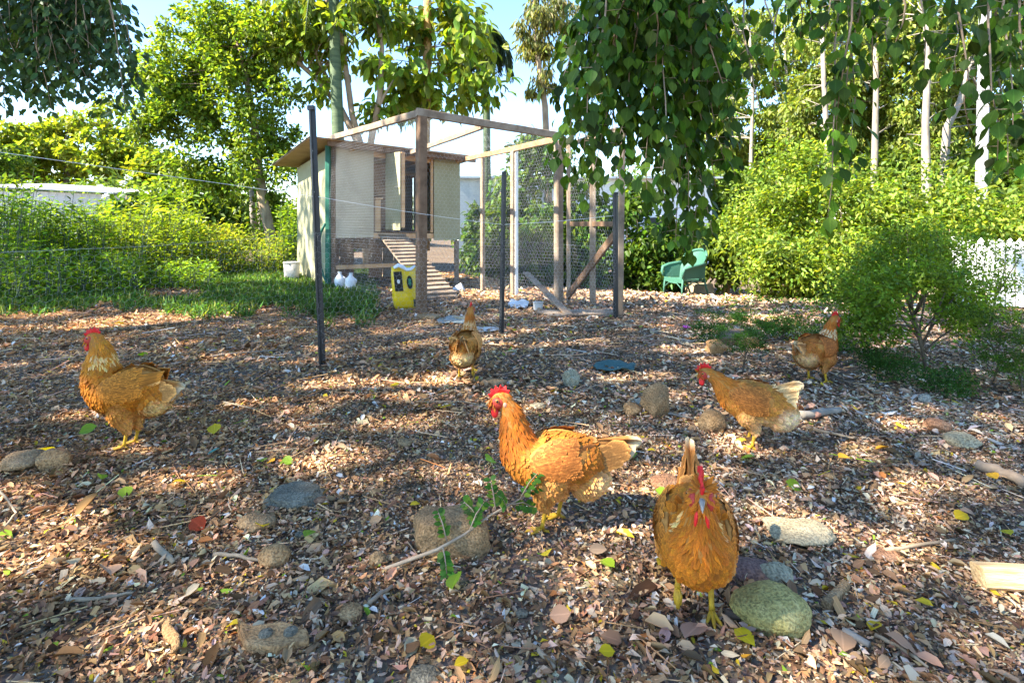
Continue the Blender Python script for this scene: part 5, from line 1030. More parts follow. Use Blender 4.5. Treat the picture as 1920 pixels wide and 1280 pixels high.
# 6: hen seen from behind in front of the run
hen('hen seen from behind walking towards the run, between the two taller pickets', gl_(873, 710), R(84), S_STD, tail=(-.110, .240, .125, 36, -6), wing=(.0, .245, .105, .055, -4), legs=((.0, 0), (.05, .03)), seed=11, neck_col=(.40, .13, .018), hackle=(.55, .33, .14), body_col=(.48, .22, .045),
    wing_col=(.48, .23, .07), belly_col=(.60, .38, .15), fluff_col=(.64, .44, .20), tail_col=(.60, .38, .16))
# ------------------------------------------------------------------ litter, grass, stones, sticks, fallen leaves
LEAFP = [proto_rows([(0, .03), (.30, .32), (.70, .30), (1, .01)], fo, be, .03, i) for i, (fo, be) in enumerate([(.5, -.3), (-.35, .3), (.7, .25), (.25, -.5), (-.5, -.2), (.9, .1)])]
CHIP = [proto_quad(.15, .1), proto_quad(-.1, -.15), (np.array([[0, -.4, 0], [0, .4, .05], [1, .35, 0], [1, -.45, .08]]), np.array([[0, 3, 2], [0, 2, 1]]), np.array([[0, -1, 0], [0, 1, 0], [1, 1, 0], [1, -1, 0.]]))]
PAL = np.array([(.33, .215, .125), (.20, .12, .066), (.35, .29, .225), (.075, .045, .028), (.39, .245, .165), (.27, .165, .088), (.44, .36, .27), (.13, .082, .05)])
STONES = []
PAL = PAL*np.array([1.46, 1.30, 1.06])
def litter_cols(x, n):
    g_ = np.clip(.45+x*.28, 0, 1)[:, None]; wL = np.array([.24, .22, .05, .16, .14, .14, .03, .12]); wR = np.array([.16, .13, .22, .14, .12, .06, .13, .10])
    w_ = wL*(1-g_)+wR*g_; w_ = w_/w_.sum(1, keepdims=True); k = (w_.cumsum(1) < rng.random((n, 1))).sum(1).clip(0, 7)
    c = PAL[k]*np.exp(rng.normal(0, .22, (n, 1)))*(1+rng.normal(0, .06, (n, 3)))
    c = c*(1+g_*np.array([-.06, .0, .16])[None])
    rr = rng.random(n); q = rr < .010; c[q] = np.array((.50, .36, .03)); q = (rr > .010) & (rr < .016); c[q] = np.array((.20, .30, .03)); q = (rr > .016) & (rr < .024); c[q] = np.array((.38, .15, .05)); q = (rr > .984); c[q] = np.array((.62, .58, .52))
    return np.clip(c, .01, .8)
def litter(name, n, d0, d1, Lm, Ls, W, protos, zl, tilt, xm=1.12, smooth=False, mask=True, xpow=None, label=None):
    u = rng.random(n*2); d = np.sqrt(d0**2+(d1**2-d0**2)*u); x = rng.uniform(-1, 1, n*2)*(xm*d+.15)
    f = np.sin(x*3.1+1)*np.sin(d*2.7+.5)+.6*np.sin(x*7.3-d*5.1)+.5*np.sin(d*11+x*9)
    k = rng.random(n*2) < (.80+.22*f + .10*np.sin(x*.9+2)*np.sin(d*.8) if mask else 1); x, d = x[k][:n], d[k][:n]
    ok = np.ones(len(x), bool)
    for sx, sy, rx_, ry_ in STONES: ok &= ((x-sx)/rx_)**2+((d-sy)/ry_)**2 > .72
    x, d = x[ok], d[ok]; m_ = len(x)
    z = ground_z(x, d) + rng.random(m_)**1.5*zl
    a = rng.uniform(0, 2*np.pi, m_); D = np.stack([np.cos(a), np.sin(a), rng.normal(0, tilt*.6, m_)], 1); N = unit(np.stack([rng.normal(0, tilt, m_), rng.normal(0, tilt, m_), np.ones(m_)], 1))
    L = Lm*np.exp(rng.normal(0, Ls, m_))*(1+.2*np.sin(x*1.9+d*.7)*np.sin(d*2.1-x)); cc = litter_cols(x, m_); part_ = rng.integers(0, len(protos), m_)
    for i, pr in enumerate(protos):
        q = part_ == i; props(link(name, scatter(name, pr, np.stack([x, d, z], 1)[q], D[q], N[q], L[q], L[q]*W*rng.uniform(.6, 1.3, q.sum()), cc[q], smooth), M['litter']), kind='stuff', label=label)
# thin twigs through the litter
n = 2600; d = np.sqrt(rng.uniform(1.0, 36, n)); x = rng.uniform(-1.1, 1.1, n)*d; a = rng.uniform(0, 6.28, n); TW = (np.array([[0, -.5, 0], [0, .5, 0], [0, 0, .02], [1, -.3, .01], [1, .3, .01], [1, 0, .03]]), np.array([[0, 1, 4, 3], [1, 2, 5, 4], [2, 0, 3, 5]]), np.zeros((6, 3)))
Ls = rng.uniform(.04, .16, n)*(.6+d*.2); me = scatter('twig_litter', TW, np.stack([x, d, ground_z(x, d)+.012], 1), np.stack([np.cos(a), np.sin(a), rng.normal(0, .08, n)], 1), np.tile([[0, 0, 1.0]], (n, 1)), Ls, rng.uniform(.0015, .005, n), litter_cols(x, n)*1.15)
props(link('twig_litter', me, M['litter']), kind='stuff')
# grass and low weeds on the left
n = 130000; x = rng.uniform(-11, -1.0, n); d = rng.uniform(4.6, 13, n); z = ground_z(x, d); px = 960+1000*x/d; py = 420+1000*(1-z)/d
lim = 588 + np.where(px < 330, 8, 0) + 9*np.sin(px*.021) + 7*np.sin(px*.083+1) + np.where(px > 330, 14, 0) + np.where(px > 560, 8, 0)
bare = np.exp(-((px-320)/70)**2-((py-552)/13)**2)*1.6 + np.exp(-((px-130)/60)**2-((py-600)/14)**2) + np.exp(-((px-200)/110)**2-((py-603)/8)**2)*2
dens = np.clip((lim-py)/26, 0, 1)*np.clip((712-px)/46, 0, 1) - bare - .45*np.clip(np.sin(x*4.3+d*1.1)*np.sin(d*3.9-x), 0, 1)
q = (rng.random(n) < dens) & (px > -40); x, d, z = x[q], d[q], z[q]; n = len(x)
Dg = unit(np.stack([rng.normal(0, .55, n), rng.normal(0, .55, n), np.ones(n)], 1)); Ng = unit(np.stack([rng.normal(0, 1, n), rng.normal(0, 1, n), rng.normal(0, .3, n)], 1))
props(link('grass', scatter('grass', proto_quad(.02, .3), np.stack([x, d, z], 1), Dg, Ng, rng.uniform(.05, .15, n), rng.uniform(.006, .014, n), cols(n, (.085, .17, .03), .35, .25, (.2, .24, .06), .2)), M['grass']), kind='stuff')
q = rng.random(n) < .28; x2, d2, z2 = x[q], d[q], z[q]; n = len(x2)
props(link('ground_cover', scatter('ground_cover', PROTO['quad'], np.stack([x2, d2, z2+rng.uniform(.02, .10, n)], 1), rand_dirs(n, -.2, .4), unit(rand_dirs(n)*.5+np.array([0, 0, 1.])), rng.uniform(.03, .06, n), rng.uniform(.02, .035, n), cols(n, (.06, .14, .035), .3)), M['leaf']), kind='stuff')
# patches of low green under the right shrubs
n = 9000; x = rng.uniform(1.6, 6.5, n); d = rng.uniform(3.3, 8.5, n); z = ground_z(x, d); px = 960+1000*x/d; py = 420+1000*(1-z)/d
q = ((px > 1600) & (py < 725-np.abs(px-1780)*.18) & (py > 640) & (rng.random(n) < .3) & (np.sin(x*5)*np.sin(d*7) > .1)) | ((px > 1350) & (px < 1900) & (py < 610) & (rng.random(n) < .35)); x, d, z = x[q], d[q], z[q]; n = len(x)
props(link('ground_cover', scatter('ground_cover', PROTO['quad'], np.stack([x, d, z+rng.uniform(.0, .06, n)], 1), rand_dirs(n, 0, .8), unit(rand_dirs(n)*.6+np.array([0, 0, 1.])), rng.uniform(.03, .07, n), rng.uniform(.012, .03, n), cols(n, (.07, .14, .03), .3)), M['leaf']), kind='stuff')

# stones
def mat_rock(name, c0, c1, c2, moss=None):
    c0, c1, c2 = [(c[0]*1.2, c[1]*1.04, c[2]*.82) for c in (c0, c1, c2)]
    m, t, b, o = mat_new(name); co = N_(t, 'ShaderNodeTexCoord'); n = N_(t, 'ShaderNodeTexNoise', Scale=9.0, Detail=9, Roughness=.7); v = N_(t, 'ShaderNodeTexNoise', Scale=150.0, Detail=6); 
    for q in (n, v): t.links.new(co.outputs['Object'], q.inputs[0])
    r = ramp(t, [(.3, c0), (.5, c1), (.68, c2)]); t.links.new(n.outputs[0], r.inputs[0]); r2 = ramp(t, [(.38, (.62,)*3), (.52, (1.0,)*3), (.64, (1.18,)*3)]); t.links.new(v.outputs[0], r2.inputs[0])
    mu = N_(t, 'ShaderNodeMixRGB', blend_type='MULTIPLY', Fac=1.0); t.links.new(r.outputs[0], mu.inputs[1]); t.links.new(r2.outputs[0], mu.inputs[2]); t.links.new(mu.outputs[0], b.inputs['Base Color'])
    bp = N_(t, 'ShaderNodeBump', Strength=1.0, Distance=.010); t.links.new(v.outputs[0], bp.inputs['Height']); t.links.new(bp.outputs[0], b.inputs['Normal']); b.inputs['Roughness'].default_value = .9; b.inputs['Specular IOR Level'].default_value = .2
    return m
RK = {'brown': mat_rock('brown_stone', (.13, .09, .055), (.25, .18, .11), (.36, .27, .18)), 'dark': mat_rock('dark_rough_stone', (.07, .07, .062), (.14, .14, .125), (.23, .23, .205)), 'orange': mat_rock('orange_brown_stone', (.20, .12, .06), (.34, .22, .12), (.42, .30, .18)),
      'pale': mat_rock('lichened_stone', (.22, .20, .15), (.36, .33, .25), (.44, .41, .33)), 'moss': mat_rock('mossy_yellow_stone', (.17, .17, .07), (.31, .30, .13), (.42, .41, .22)), 'purple': mat_rock('purple_brown_stone', (.09, .065, .07), (.17, .115, .12), (.30, .17, .12)),
      'red': mat_rock('reddish_stone', (.17, .09, .06), (.30, .17, .11), (.38, .25, .18)), 'grey': mat_rock('grey_green_stone', (.16, .17, .14), (.28, .29, .24), (.36, .37, .32)), 'blue': mat_rock('bluish_stone', (.13, .15, .16), (.24, .27, .28), (.34, .36, .37))}
def stone(px, py, w_, h_, kind, label, seed, flat=False, ang=.35, rot=0., dy=None, name='stone', cat='stone'):
    """px centre, py where its near edge meets the ground, w_ and h_ its size in the photograph"""
    g = G(px, py); d = g.y; W1 = w_/F*d/2; elev = (py-YH)/F          # seen from above by about this slope
    Hh = h_/F*d; Dp_ = (dy or min(W1*.8, Hh/elev*.55)); Hz = max(.012, Hh - 2*Dp_*elev*.75)
    bm = bmesh.new(); bmesh.ops.create_icosphere(bm, subdivisions=4, radius=1)
    r = random.Random(seed); planes = [(Vector((r.gauss(0, 1), r.gauss(0, 1), r.gauss(0, .8))).normalized(), r.uniform(.62, .92)) for _ in range(int(9 if ang > .2 else 3))]
    for v in bm.verts:
        p = v.co.copy(); 
        for n_, k_ in planes:
            s = p.dot(n_)
            if s > k_: p -= n_*(s-k_)*min(1, ang*2.2)
        p += p.normalized()*(noise.noise(p*1.3+Vector((seed, 0, 0)))*.16 + noise.noise(p*4+Vector((0, seed, 0)))*.085 + noise.noise(p*11)*.035)
        if flat and p.z > .55: p.z = .55+(p.z-.55)*.2
        p.z *= 1.25 if flat else 1.0
        v.co = Vector((p.x*W1*1.04, p.y*Dp_*1.05, p.z*Hz*.85))
    bmesh.ops.rotate(bm, verts=bm.verts, cent=(0, 0, 0), matrix=Matrix.Rotation(rot, 3, 'Z'))
    me = bpy.data.meshes.new(name); bm.to_mesh(me); bm.free(); me.polygons.foreach_set('use_smooth', [True]*len(me.polygons))
    o = link(name, me, RK[kind]); STONES.append((g.x, g.y+Dp_*.85, W1*.95, Dp_*.95)); o.location = (g.x, g.y+Dp_*.85, g.z+Hz*.46); props(o, label, cat); return o
stone(842, 1052, 152, 112, 'brown', 'large flat topped brown stone beside the leafy twig', 3, True, .5)
stone(540, 955, 112, 52, 'dark', 'dark grey rough flat stone left of the yard middle', 5, True, .3)
stone(470, 998, 72, 40, 'brown', 'brown ridged stone just below the dark grey flat stone', 8, False, .5)
stone(506, 1066, 58, 48, 'orange', 'rounded orange brown stone left of a small round stone', 11, False, .15)
stone(705, 1064, 33, 30, 'brown', 'small round stone at the root end of the leafy twig', 14, False, .1)
stone(650, 1165, 55, 36, 'orange', 'small tan stone with a leaf against it, below the small round stone', 17, False, .2)
stone(1516, 1028, 128, 66, 'pale', 'long pale lichened stone right of the front hen', 21, False, .55)
stone(1424, 1098, 86, 54, 'purple', 'smooth purple brown stone leaning on the grey green one', 24, False, .2)
stone(1468, 1104, 66, 52, 'grey', 'squat grey green stone behind the mossy boulder', 27, False, .3)
stone(1466, 1198, 138, 112, 'moss', 'big rounded mossy yellow boulder by the dark stick', 31, False, .1)
stone(1342, 812, 50, 40, 'brown', 'round brown stone left of the low headed hen', 34, False, .12)
stone(1238, 785, 62, 58, 'brown', 'jagged upright brown rock, larger of the pair in the middle distance', 37, False, .6)
stone(1187, 781, 36, 26, 'orange', 'small brown rock beside the jagged upright one', 40, False, .4)
stone(1347, 666, 42, 26, 'orange', 'tan angular stone left of the small feathery sapling', 43, False, .5)
stone(1822, 842, 62, 34, 'pale', 'pale flat stone near the right edge of the yard', 46, False, .45)
stone(1768, 812, 46, 28, 'red', 'small two toned brown stone left of the pale flat stone', 49, False, .5)
stone(1740, 758, 22, 18, 'blue', 'small bluish round pebble under the sapling', 52, False, .1)
stone(1072, 726, 36, 30, 'grey', 'grey green angular stone between the middle hen and the run', 55, False, .5)
stone(1664, 1054, 78, 24, 'red', 'oblong reddish brown stone right of the lichened stone', 58, False, .2)
stone(790, 1292, 66, 44, 'dark', 'grey lump of stone at the bottom edge of the frame', 61, False, .3)
stone(1258, 925, 62, 36, 'red', 'reddish stone just behind the front hen', 64, False, .5)
stone(925, 724, 50, 16, 'brown', 'thin flat brown stone in front of the hen seen from behind', 67, True, .4)
stone(870, 602, 40, 10, 'pale', 'pale flat slab at the foot of the brown corner post', 70, True, .4)
stone(805, 600, 46, 12, 'brown', 'low brown stone at the foot of the brown corner post', 73, True, .4)
stone(1210, 760, 50, 14, 'blue', 'flat bluish stone left of the jagged upright rock', 76, True, .3)
stone(600, 945, 30, 14, 'red', 'little reddish stone at the right end of the dark grey stone', 79, False, .3)
stone(757, 840, 30, 18, 'brown', 'small brown stone left of the middle hen', 82, False, .3)
stone(1690, 690, 30, 18, 'red', 'small reddish stone left of the sapling foot', 85, False, .3)
stone(1010, 768, 30, 14, 'pale', 'small pale flat stone behind the middle hen', 88, False, .4)
PB_ = [(1430, 960, 'above the lichened stone'), (1610, 1000, 'right of the lichened stone'), (330, 950, 'left of the dark grey flat stone'), (980, 1160, 'far below the middle hen'), (1120, 1210, 'left of the mossy boulder near the bottom'), (610, 1120, 'left of the short stubby wood piece'), (240, 1120, 'on the long thin stick at lower left'), (420, 1180, 'just left of the half buried block'), (1700, 1190, 'below the split log'), (1050, 860, 'under the middle hen breast'),
       (700, 930, 'between the dark grey and the large flat stone'), (150, 930, 'right of the broken bricks'), (560, 1010, 'below the dark grey flat stone'), (880, 1240, 'beside the large curved yellow leaf'), (1330, 1250, 'at the bottom below the front hen'), (1780, 1120, 'left of the split log'), (1560, 900, 'between the low headed hen and the lichened stone'), (1180, 1010, 'between the middle and the front hen'), (90, 1200, 'in the lower left corner'), (360, 1060, 'left of the orange brown stone')]
for k, (x, y, l_) in enumerate(PB_):
    o = stone(x, y, random.uniform(14, 26), random.uniform(9, 15), random.choice(['brown', 'orange', 'grey', 'dark', 'red']), 'small pebble ' + l_, 100+k*3, False, .3, name='pebble', cat='pebble'); o['group'] = 'pebbles among the leaf litter'
litter('leaf_litter', 135000, 1.0, 2.9, .0125, .42, .50, CHIP, .012, .5)
litter('leaf_litter', 30000, 1.0, 3.2, .0195, .42, .75, LEAFP, .016, .42, smooth=True)
litter('leaf_litter', 130000, 2.8, 6.2, .021, .38, .50, CHIP, .016, .5)
litter('leaf_litter', 14000, 3.0, 6.5, .034, .3, .8, LEAFP[:4], .022, .5, smooth=True)
litter('leaf_litter', 75000, 6.0, 13.5, .048, .35, .55, CHIP, .022, .5, xm=1.0)
# half buried block with two holes, broken bricks
def block(name, pts_px, h, mat, label, cat, holes=()):
    q = [G(*p) for p in pts_px]; mb = MB(); n = len(q); top = [p + Vector((0, 0, h*(1+.15*math.sin(i*2)))) for i, p in enumerate(q)]; bot = [p - Vector((0, 0, .03)) for p in q]
    mb.add(bot+top, [tuple(range(n)), tuple(range(2*n-1, n-1, -1))] + [(i, n+i, n+(i+1) % n, (i+1) % n) for i in range(n)]); o = mb.build(name, mat, None); props(o, label, cat)
    bv = o.modifiers.new('b', 'BEVEL'); bv.width = .006; bv.segments = 2
    for x, y, r_ in holes:
        g = G(x, y); hm = MB(); hm.lathe(g + Vector((0, 0, h*.5)), [(r_, 0), (r_*.9, h*.62), (r_*.3, h*.68)], 12); hm.build('hole_fill', RK['dark'], o, True)
    return o
block('half_buried_block', [(458, 1226), (520, 1232), (580, 1216), (578, 1195), (530, 1180), (470, 1186), (442, 1168), (446, 1195)], .022, RK['orange'], 'half buried brown block with two hollows near the bottom left', 'block', [(498, 1204, .018), (545, 1200, .018)])
stone(18, 888, 84, 46, 'brown', 'worn rounded brick at the left frame edge, left of two', 91, False, .35, name='broken_brick', cat='brick')
stone(84, 884, 60, 44, 'orange', 'pale worn brick behind a curled leaf, right of two at the left edge', 94, False, .45, name='broken_brick', cat='brick')
block('dark_wood_block', [(1350, 650), (1424, 652), (1428, 630), (1352, 628)], .07, M['timber_brown'], 'dark weathered block of wood behind the feathery sapling', 'wood block')
block('bark_chunk', [(1538, 1140), (1556, 1152), (1596, 1108), (1582, 1098)], .025, RK['brown'], 'slab of brown bark right of the mossy boulder', 'bark')
# logs and sticks
def stick(pts, r0, r1, mat, label, cat='stick', name='stick', up=0.0, seg=8, squash=1.0, endz=None):
    q = [G(x, y) + Vector((0, 0, r0+.008+up)) for x, y in pts]; out = []
    for i in range(len(q)-1):
        for s in (0, .25, .5, .75): out.append(q[i].lerp(q[i+1], s) + Vector((random.uniform(-1, 1), random.uniform(-1, 1), random.uniform(-.6, .6)))*r0*.35)
    out.append(q[-1]); n = len(out)
    if endz: out[-1].z += endz; out[-2].z += endz*.6
    return props(MB().tube(out, [r0+(r1-r0)*i/(n-1)+random.uniform(-.08, .08)*r0 for i in range(n)], seg, squash=squash).build(name, mat, None, True), label, cat)
stick([(1500, 790), (1540, 783), (1575, 778)], .021, .015, M['bark_pale'], 'short pale grey log right of the low headed hen', 'log', 'log', seg=12)
stick([(1836, 884), (1880, 900), (1935, 925)], .021, .019, M['timber_grey'], 'weathered grey branch at the right frame edge', 'log', 'log', seg=10)
sq = G(1846, 1108); e_ = G(1960, 1124)
lg = MB().box(sq+Vector((0, .02, .032)), e_+Vector((.03, .03, .036)), .062, .055, Vector((0, .3, 1)), .005).build('split_log', mat_noise('split_wood', (.16, .09, .04), (.50, .34, .17), 5, .8, .8, stretch=(.6, 6, 6), c2=(.60, .46, .27), bdist=.01), None); props(lg, 'split log with fresh yellow wood at the right frame edge', 'log')
M['stick_dark'] = mat_noise('charred_stick', (.02, .017, .015), (.09, .06, .04), 8, .9, .6); M['stick'] = mat_noise('dry_stick', (.20, .14, .085), (.38, .29, .19), 8, .85, .3)
stick([(1362, 1165), (1420, 1170), (1478, 1184)], .011, .008, M['stick_dark'], 'dark charred stick in front of the mossy boulder')
stick([(285, 1030), (325, 1066)], .012, .005, M['stick'], 'short pointed tan bark stick in the left foreground', squash=.5)
stick([(402, 1048), (440, 1050), (490, 1060)], .007, .004, M['stick'], 'thin tan stick lying left of the orange brown stone')
stick([(130, 1135), (190, 1130), (250, 1120)], .006, .003, M['stick'], 'long thin stick in the lower left')
stick([(696, 1142), (735, 1112)], .012, .009, M['timber_grey'], 'short stubby grey piece of wood below the leafy twig', squash=.5)
stick([(1660, 1040), (1720, 1030), (1790, 1020)], .006, .004, M['stick'], 'thin pale stick right of the oblong reddish stone')
stick([(1512, 808), (1560, 818), (1600, 828)], .008, .005, M['stick'], 'thin flat stick below the pale log')
stick([(1580, 1195), (1630, 1222)], .010, .008, M['bark_pale'], 'pale short stick at the bottom right')
stick([(1640, 1200), (1690, 1225), (1740, 1262)], .006, .003, M['stick'], 'tan twig at the bottom right')
stick([(1010, 1230), (1040, 1262)], .006, .004, M['stick'], 'tan twig at the bottom middle')
stick([(-10, 930), (15, 960), (30, 985), (10, 1010)], .004, .003, M['stick'], 'bent straw at the left frame edge', up=.03)
stick([(1170, 740), (1090, 735), (1150, 716), (1225, 722)], .004, .003, M['stick'], 'thin bent stick beside the teal scrap')
stick([(1230, 775), (1300, 790)], .007, .004, M['bark_pale'], 'pale stick right of the jagged rock')
stick([(850, 738), (780, 760), (870, 760), (935, 775)], .0035, .002, M['stick'], 'loop of dry grass stems left of the middle hen', up=.01)
stick([(420, 758), (480, 772)], .006, .004, M['stick'], 'thin stick right of the upright hen')
stick([(250, 700), (420, 668), (520, 660)], .008, .006, M['timber_grey'], 'long grey stick on the ground left of the tall picket')
stick([(310, 1180), (330, 1235)], .014, .012, RK['orange'], 'flat piece of orange bark at the bottom left', 'bark', squash=.4)
# cloth scrap, plastic scraps
def scrap(px, py, w_, h_, mat, label, cat, name, seed, zh=.03):
    g = G(px, py); d = g.y; W1, D1 = w_/F*d/2, h_/F*d/((py-YH)/F)/2; n = 9; v = []; f = []
    for j in range(n):
        for i in range(n):
            x, y = (i/(n-1)-.5)*2, (j/(n-1)-.5)*2; x *= 1-.25*abs(y); r_ = noise.noise(Vector((x*1.7+seed, y*1.7, seed))); v.append(g + Vector((x*W1, y*D1*(1-.3*abs(x)), .012+zh*(.5+r_)+.01*noise.noise(Vector((x*5, y*5, seed))))))
    f = [(j*n+i, j*n+i+1, (j+1)*n+i+1, (j+1)*n+i) for j in range(n-1) for i in range(n-1)]; o = MB().add(v, f).build(name, mat, None, True); md = o.modifiers.new('s', 'SOLIDIFY'); md.thickness = .003; return props(o, label, cat)
M['teal'] = mat_noise('teal_cloth', (.03, .075, .07), (.06, .13, .12), 20, .7, .4); M['pale_blue'] = mat_noise('pale_blue_plastic', (.13, .16, .16), (.24, .28, .27), 10, .5, .3)
scrap(1152, 692, 80, 22, M['teal'], 'crumpled teal scrap of shade cloth on the litter', 'cloth', 'cloth_scrap', 2, .04)
scrap(850, 603, 62, 14, M['pale_blue'], 'pale blue plastic sheet scrap at the run front', 'plastic', 'plastic_scrap', 5, .02)
scrap(972, 574, 40, 16, M['white_plastic'], 'white crumpled plastic scrap on the run floor', 'plastic', 'plastic_scrap', 8, .05)
scrap(905, 620, 70, 9, M['worn_white'], 'pale worn sheet lying flat in front of the run', 'plastic', 'plastic_scrap', 12, .015)
scrap(595, 528, 20, 8, mat_noise('red_cloth', (.35, .03, .02), (.5, .06, .04), 9, .7, .2), 'small red scrap beside the plastic bottles', 'cloth', 'cloth_scrap', 15, .02)
scrap(1287, 617, 12, 5, mat_noise('pink_petal', (.5, .05, .35), (.6, .1, .45), 9, .6, .2), 'tiny bright pink petal near the tan angular stone', 'petal', 'petal', 15, .02)
# leafy twig by the flat stone
tg = empty('leafy_twig', G(722, 1066), 'thin fallen branch with fresh green leaflets crossing the large flat stone', 'branch')
def tp_(px, py, z): d = (1-z)*F/(py-YH); return Vector(((px-960)/F*d, d, z))
tl_ = [tp_(722, 1066, .012), tp_(765, 1050, .03), tp_(820, 1030, .06), tp_(870, 1002, .09), tp_(920, 965, .12), tp_(975, 935, .15), tp_(1020, 905, .17)]
tm_ = MB().tube(tl_, [.006, .0055, .005, .004, .003, .0022, .001], 6); sd = [(tp_(838, 1015, .07), tp_(822, 960, .14)), (tp_(830, 1025, .07), tp_(838, 1075, .015)), (tp_(880, 995, .1), tp_(905, 945, .15)), (tp_(930, 960, .12), tp_(920, 900, .20)), (tp_(950, 950, .13), tp_(935, 930, .19)), (tp_(975, 935, .15), tp_(1010, 885, .22)), (tp_(985, 930, .15), tp_(1035, 895, .19)), (tp_(960, 945, .14), tp_(1000, 950, .12)), (tp_(900, 980, .1), tp_(870, 940, .14))]
LPp, LDd, LNn = [], [], []
for a, b_ in sd:
    tm_.tube([a, a.lerp(b_, .5)+Vector((0, 0, .01)), b_], [.0022, .0018, .001], 5); dr = (b_-a).normalized(); sdv = dr.cross(Vector((0, -.7, .7))).normalized()
    for j in range(7):
        q = a.lerp(b_, .2+.8*j/6)
        for sg in (1, -1): LPp.append(list(q)); LDd.append(list(sdv*sg+dr*.5+Vector((0, 0, random.uniform(-.2, .2))))); LNn.append([random.uniform(-.4, .4), -.5, .8])
tm_.build('twig_stem', M['bark_tan'], tg, True)
for i in range(len(LPp)):
    v, f, u = LEAFP[3] if i % 2 else PROTO['oval']; s = random.uniform(.014, .026); d_ = Vector(LDd[i]).normalized(); sv = Vector(LNn[i]).cross(d_).normalized(); n2 = d_.cross(sv); Rm = np.array(Matrix((d_, sv, n2)).transposed())
    vv = (v*np.array([s, s*.9, s*.5])) @ Rm.T + np.array(LPp[i]) - np.array(tg.location); me = np_mesh('leaflet', vv, f, np.repeat(cols(1, (.055, .17, .02), .3, .2, (.16, .28, .03), .3), len(v), 0), u, True); link('leaflet', me, M['leaf'], tg)
# single bright fallen leaves that stand out on the litter
FLV = [(235, 932, 24, 'g', 'round yellow green leaf in the left foreground'), (338, 912, 22, 'y', 'upright yellow leaf right of the round green one'), (190, 905, 18, 'g', 'small folded green leaf left of the round one'), (402, 814, 24, 'y', 'yellow leaf right of the upright hen'), (400, 855, 18, 't', 'teal tinted leaf below the yellow leaf'),
       (490, 874, 20, 'g', 'green leaf above the dark grey stone, left of two'), (536, 874, 22, 'g', 'green leaf above the dark grey stone, right of two'), (508, 874, 16, 'o', 'orange leaf between the two green leaves'), (836, 772, 22, 'y', 'yellow leaf left of the middle hen head'), (800, 1222, 34, 'y', 'large curved yellow leaf at the bottom middle'),
       (865, 1262, 24, 'y', 'small yellow leaf at the bottom middle'), (1138, 1240, 26, 'y', 'yellow leaf at the bottom, left of the mossy boulder'), (1395, 1208, 36, 'y', 'long yellow leaf in front of the charred stick'), (1640, 1190, 26, 'y', 'yellow brown leaf right of the mossy boulder'), (1402, 1252, 22, 'o', 'orange leaf at the bottom right'),
       (1655, 850, 22, 'o', 'orange yellow leaf in the right middle distance'), (1582, 868, 20, 'o', 'small orange leaf left of the orange yellow one'), (1802, 980, 24, 'y', 'bright yellow leaf right of the lichened stone'), (1888, 1010, 20, 'y', 'yellow leaf close to the right frame edge'), (1488, 920, 24, 'g', 'green leaf above the lichened stone'),
       (1400, 866, 26, 'g', 'green leaf below the low headed hen'), (1245, 1070, 30, 'y', 'yellow brown leaf left of the front hen feet'), (1140, 1075, 28, 'g', 'green leaf below the middle hen feet'), (1240, 935, 20, 'g', 'shiny green leaf left of the front hen'), (1180, 860, 30, 'g', 'pale green leaf under the middle hen tail'), (920, 870, 26, 'g', 'yellow green leaf beside the middle hen breast'),
       (580, 1015, 24, 'g', 'green leaf standing up near the foreground centre'), (490, 996, 28, 'y', 'dull yellow leaf against the brown ridged stone'), (855, 1105, 36, 'g', 'green leaf in the foreground below the large flat stone'), (1690, 920, 16, 'y', 'yellow leaf above the pale flat stone'), (1862, 905, 20, 'o', 'yellow leaf beside the grey branch'), (75, 860, 40, 'y', 'large yellow green leaf propped on the bricks'),
       (165, 815, 24, 'g', 'green leaf left of the upright hen feet'), (268, 672, 16, 'g', 'small round green leaf above the upright hen back'), (435, 1188, 20, 'y', 'yellow leaf left of the half buried block'), (370, 995, 30, 'r', 'dark red leaf in the left foreground'), (1050, 1170, 34, 'b', 'curled pinkish brown leaf below the large flat stone'), (1300, 1195, 50, 'b', 'large curled brown leaf in front of the front hen'),
       (1580, 1215, 44, 'b', 'large curled tan leaf right of the mossy boulder'), (1690, 1225, 46, 'b', 'pale twisted leaf at the bottom right'), (1120, 1045, 30, 'b', 'red brown leaf right of the middle hen feet'), (205, 1080, 40, 'b', 'tan curled leaf in the lower left'), (740, 730, 16, 'y', 'yellow leaf in the sunlit patch near the tall picket'), (1320, 905, 20, 'y', 'yellow leaf behind the front hen')]
CL = {'g': (.22, .36, .03), 'y': (.62, .46, .02), 'o': (.62, .30, .03), 't': (.10, .28, .22), 'r': (.30, .05, .02), 'b': (.34, .21, .13)}
for i, (px, py, s, c_, lb) in enumerate(FLV):
    g = G(px, py); L1 = s/F*g.y*1.2; v, f, u = proto_rows([(0, .02), (.06, .06), (.25, .33), (.5, .42), (.75, .33), (.92, .12), (1, .01)], random.uniform(.1, .5), random.uniform(-.3, .25), .02, i)
    me = np_mesh('fallen_leaf', (v-np.array([.5, 0, 0]))*L1, f, np.repeat(cols(1, CL[c_], .12, .1), len(v), 0), u, True); o = link('fallen_leaf', me, M['leaf'] if c_ in 'gy' else M['litter']); o.location = g + Vector((0, 0, .024)); o.rotation_euler = (random.uniform(-.3, .6), random.uniform(-.3, .3), random.uniform(0, 6.28)); props(o, lb, 'leaf')
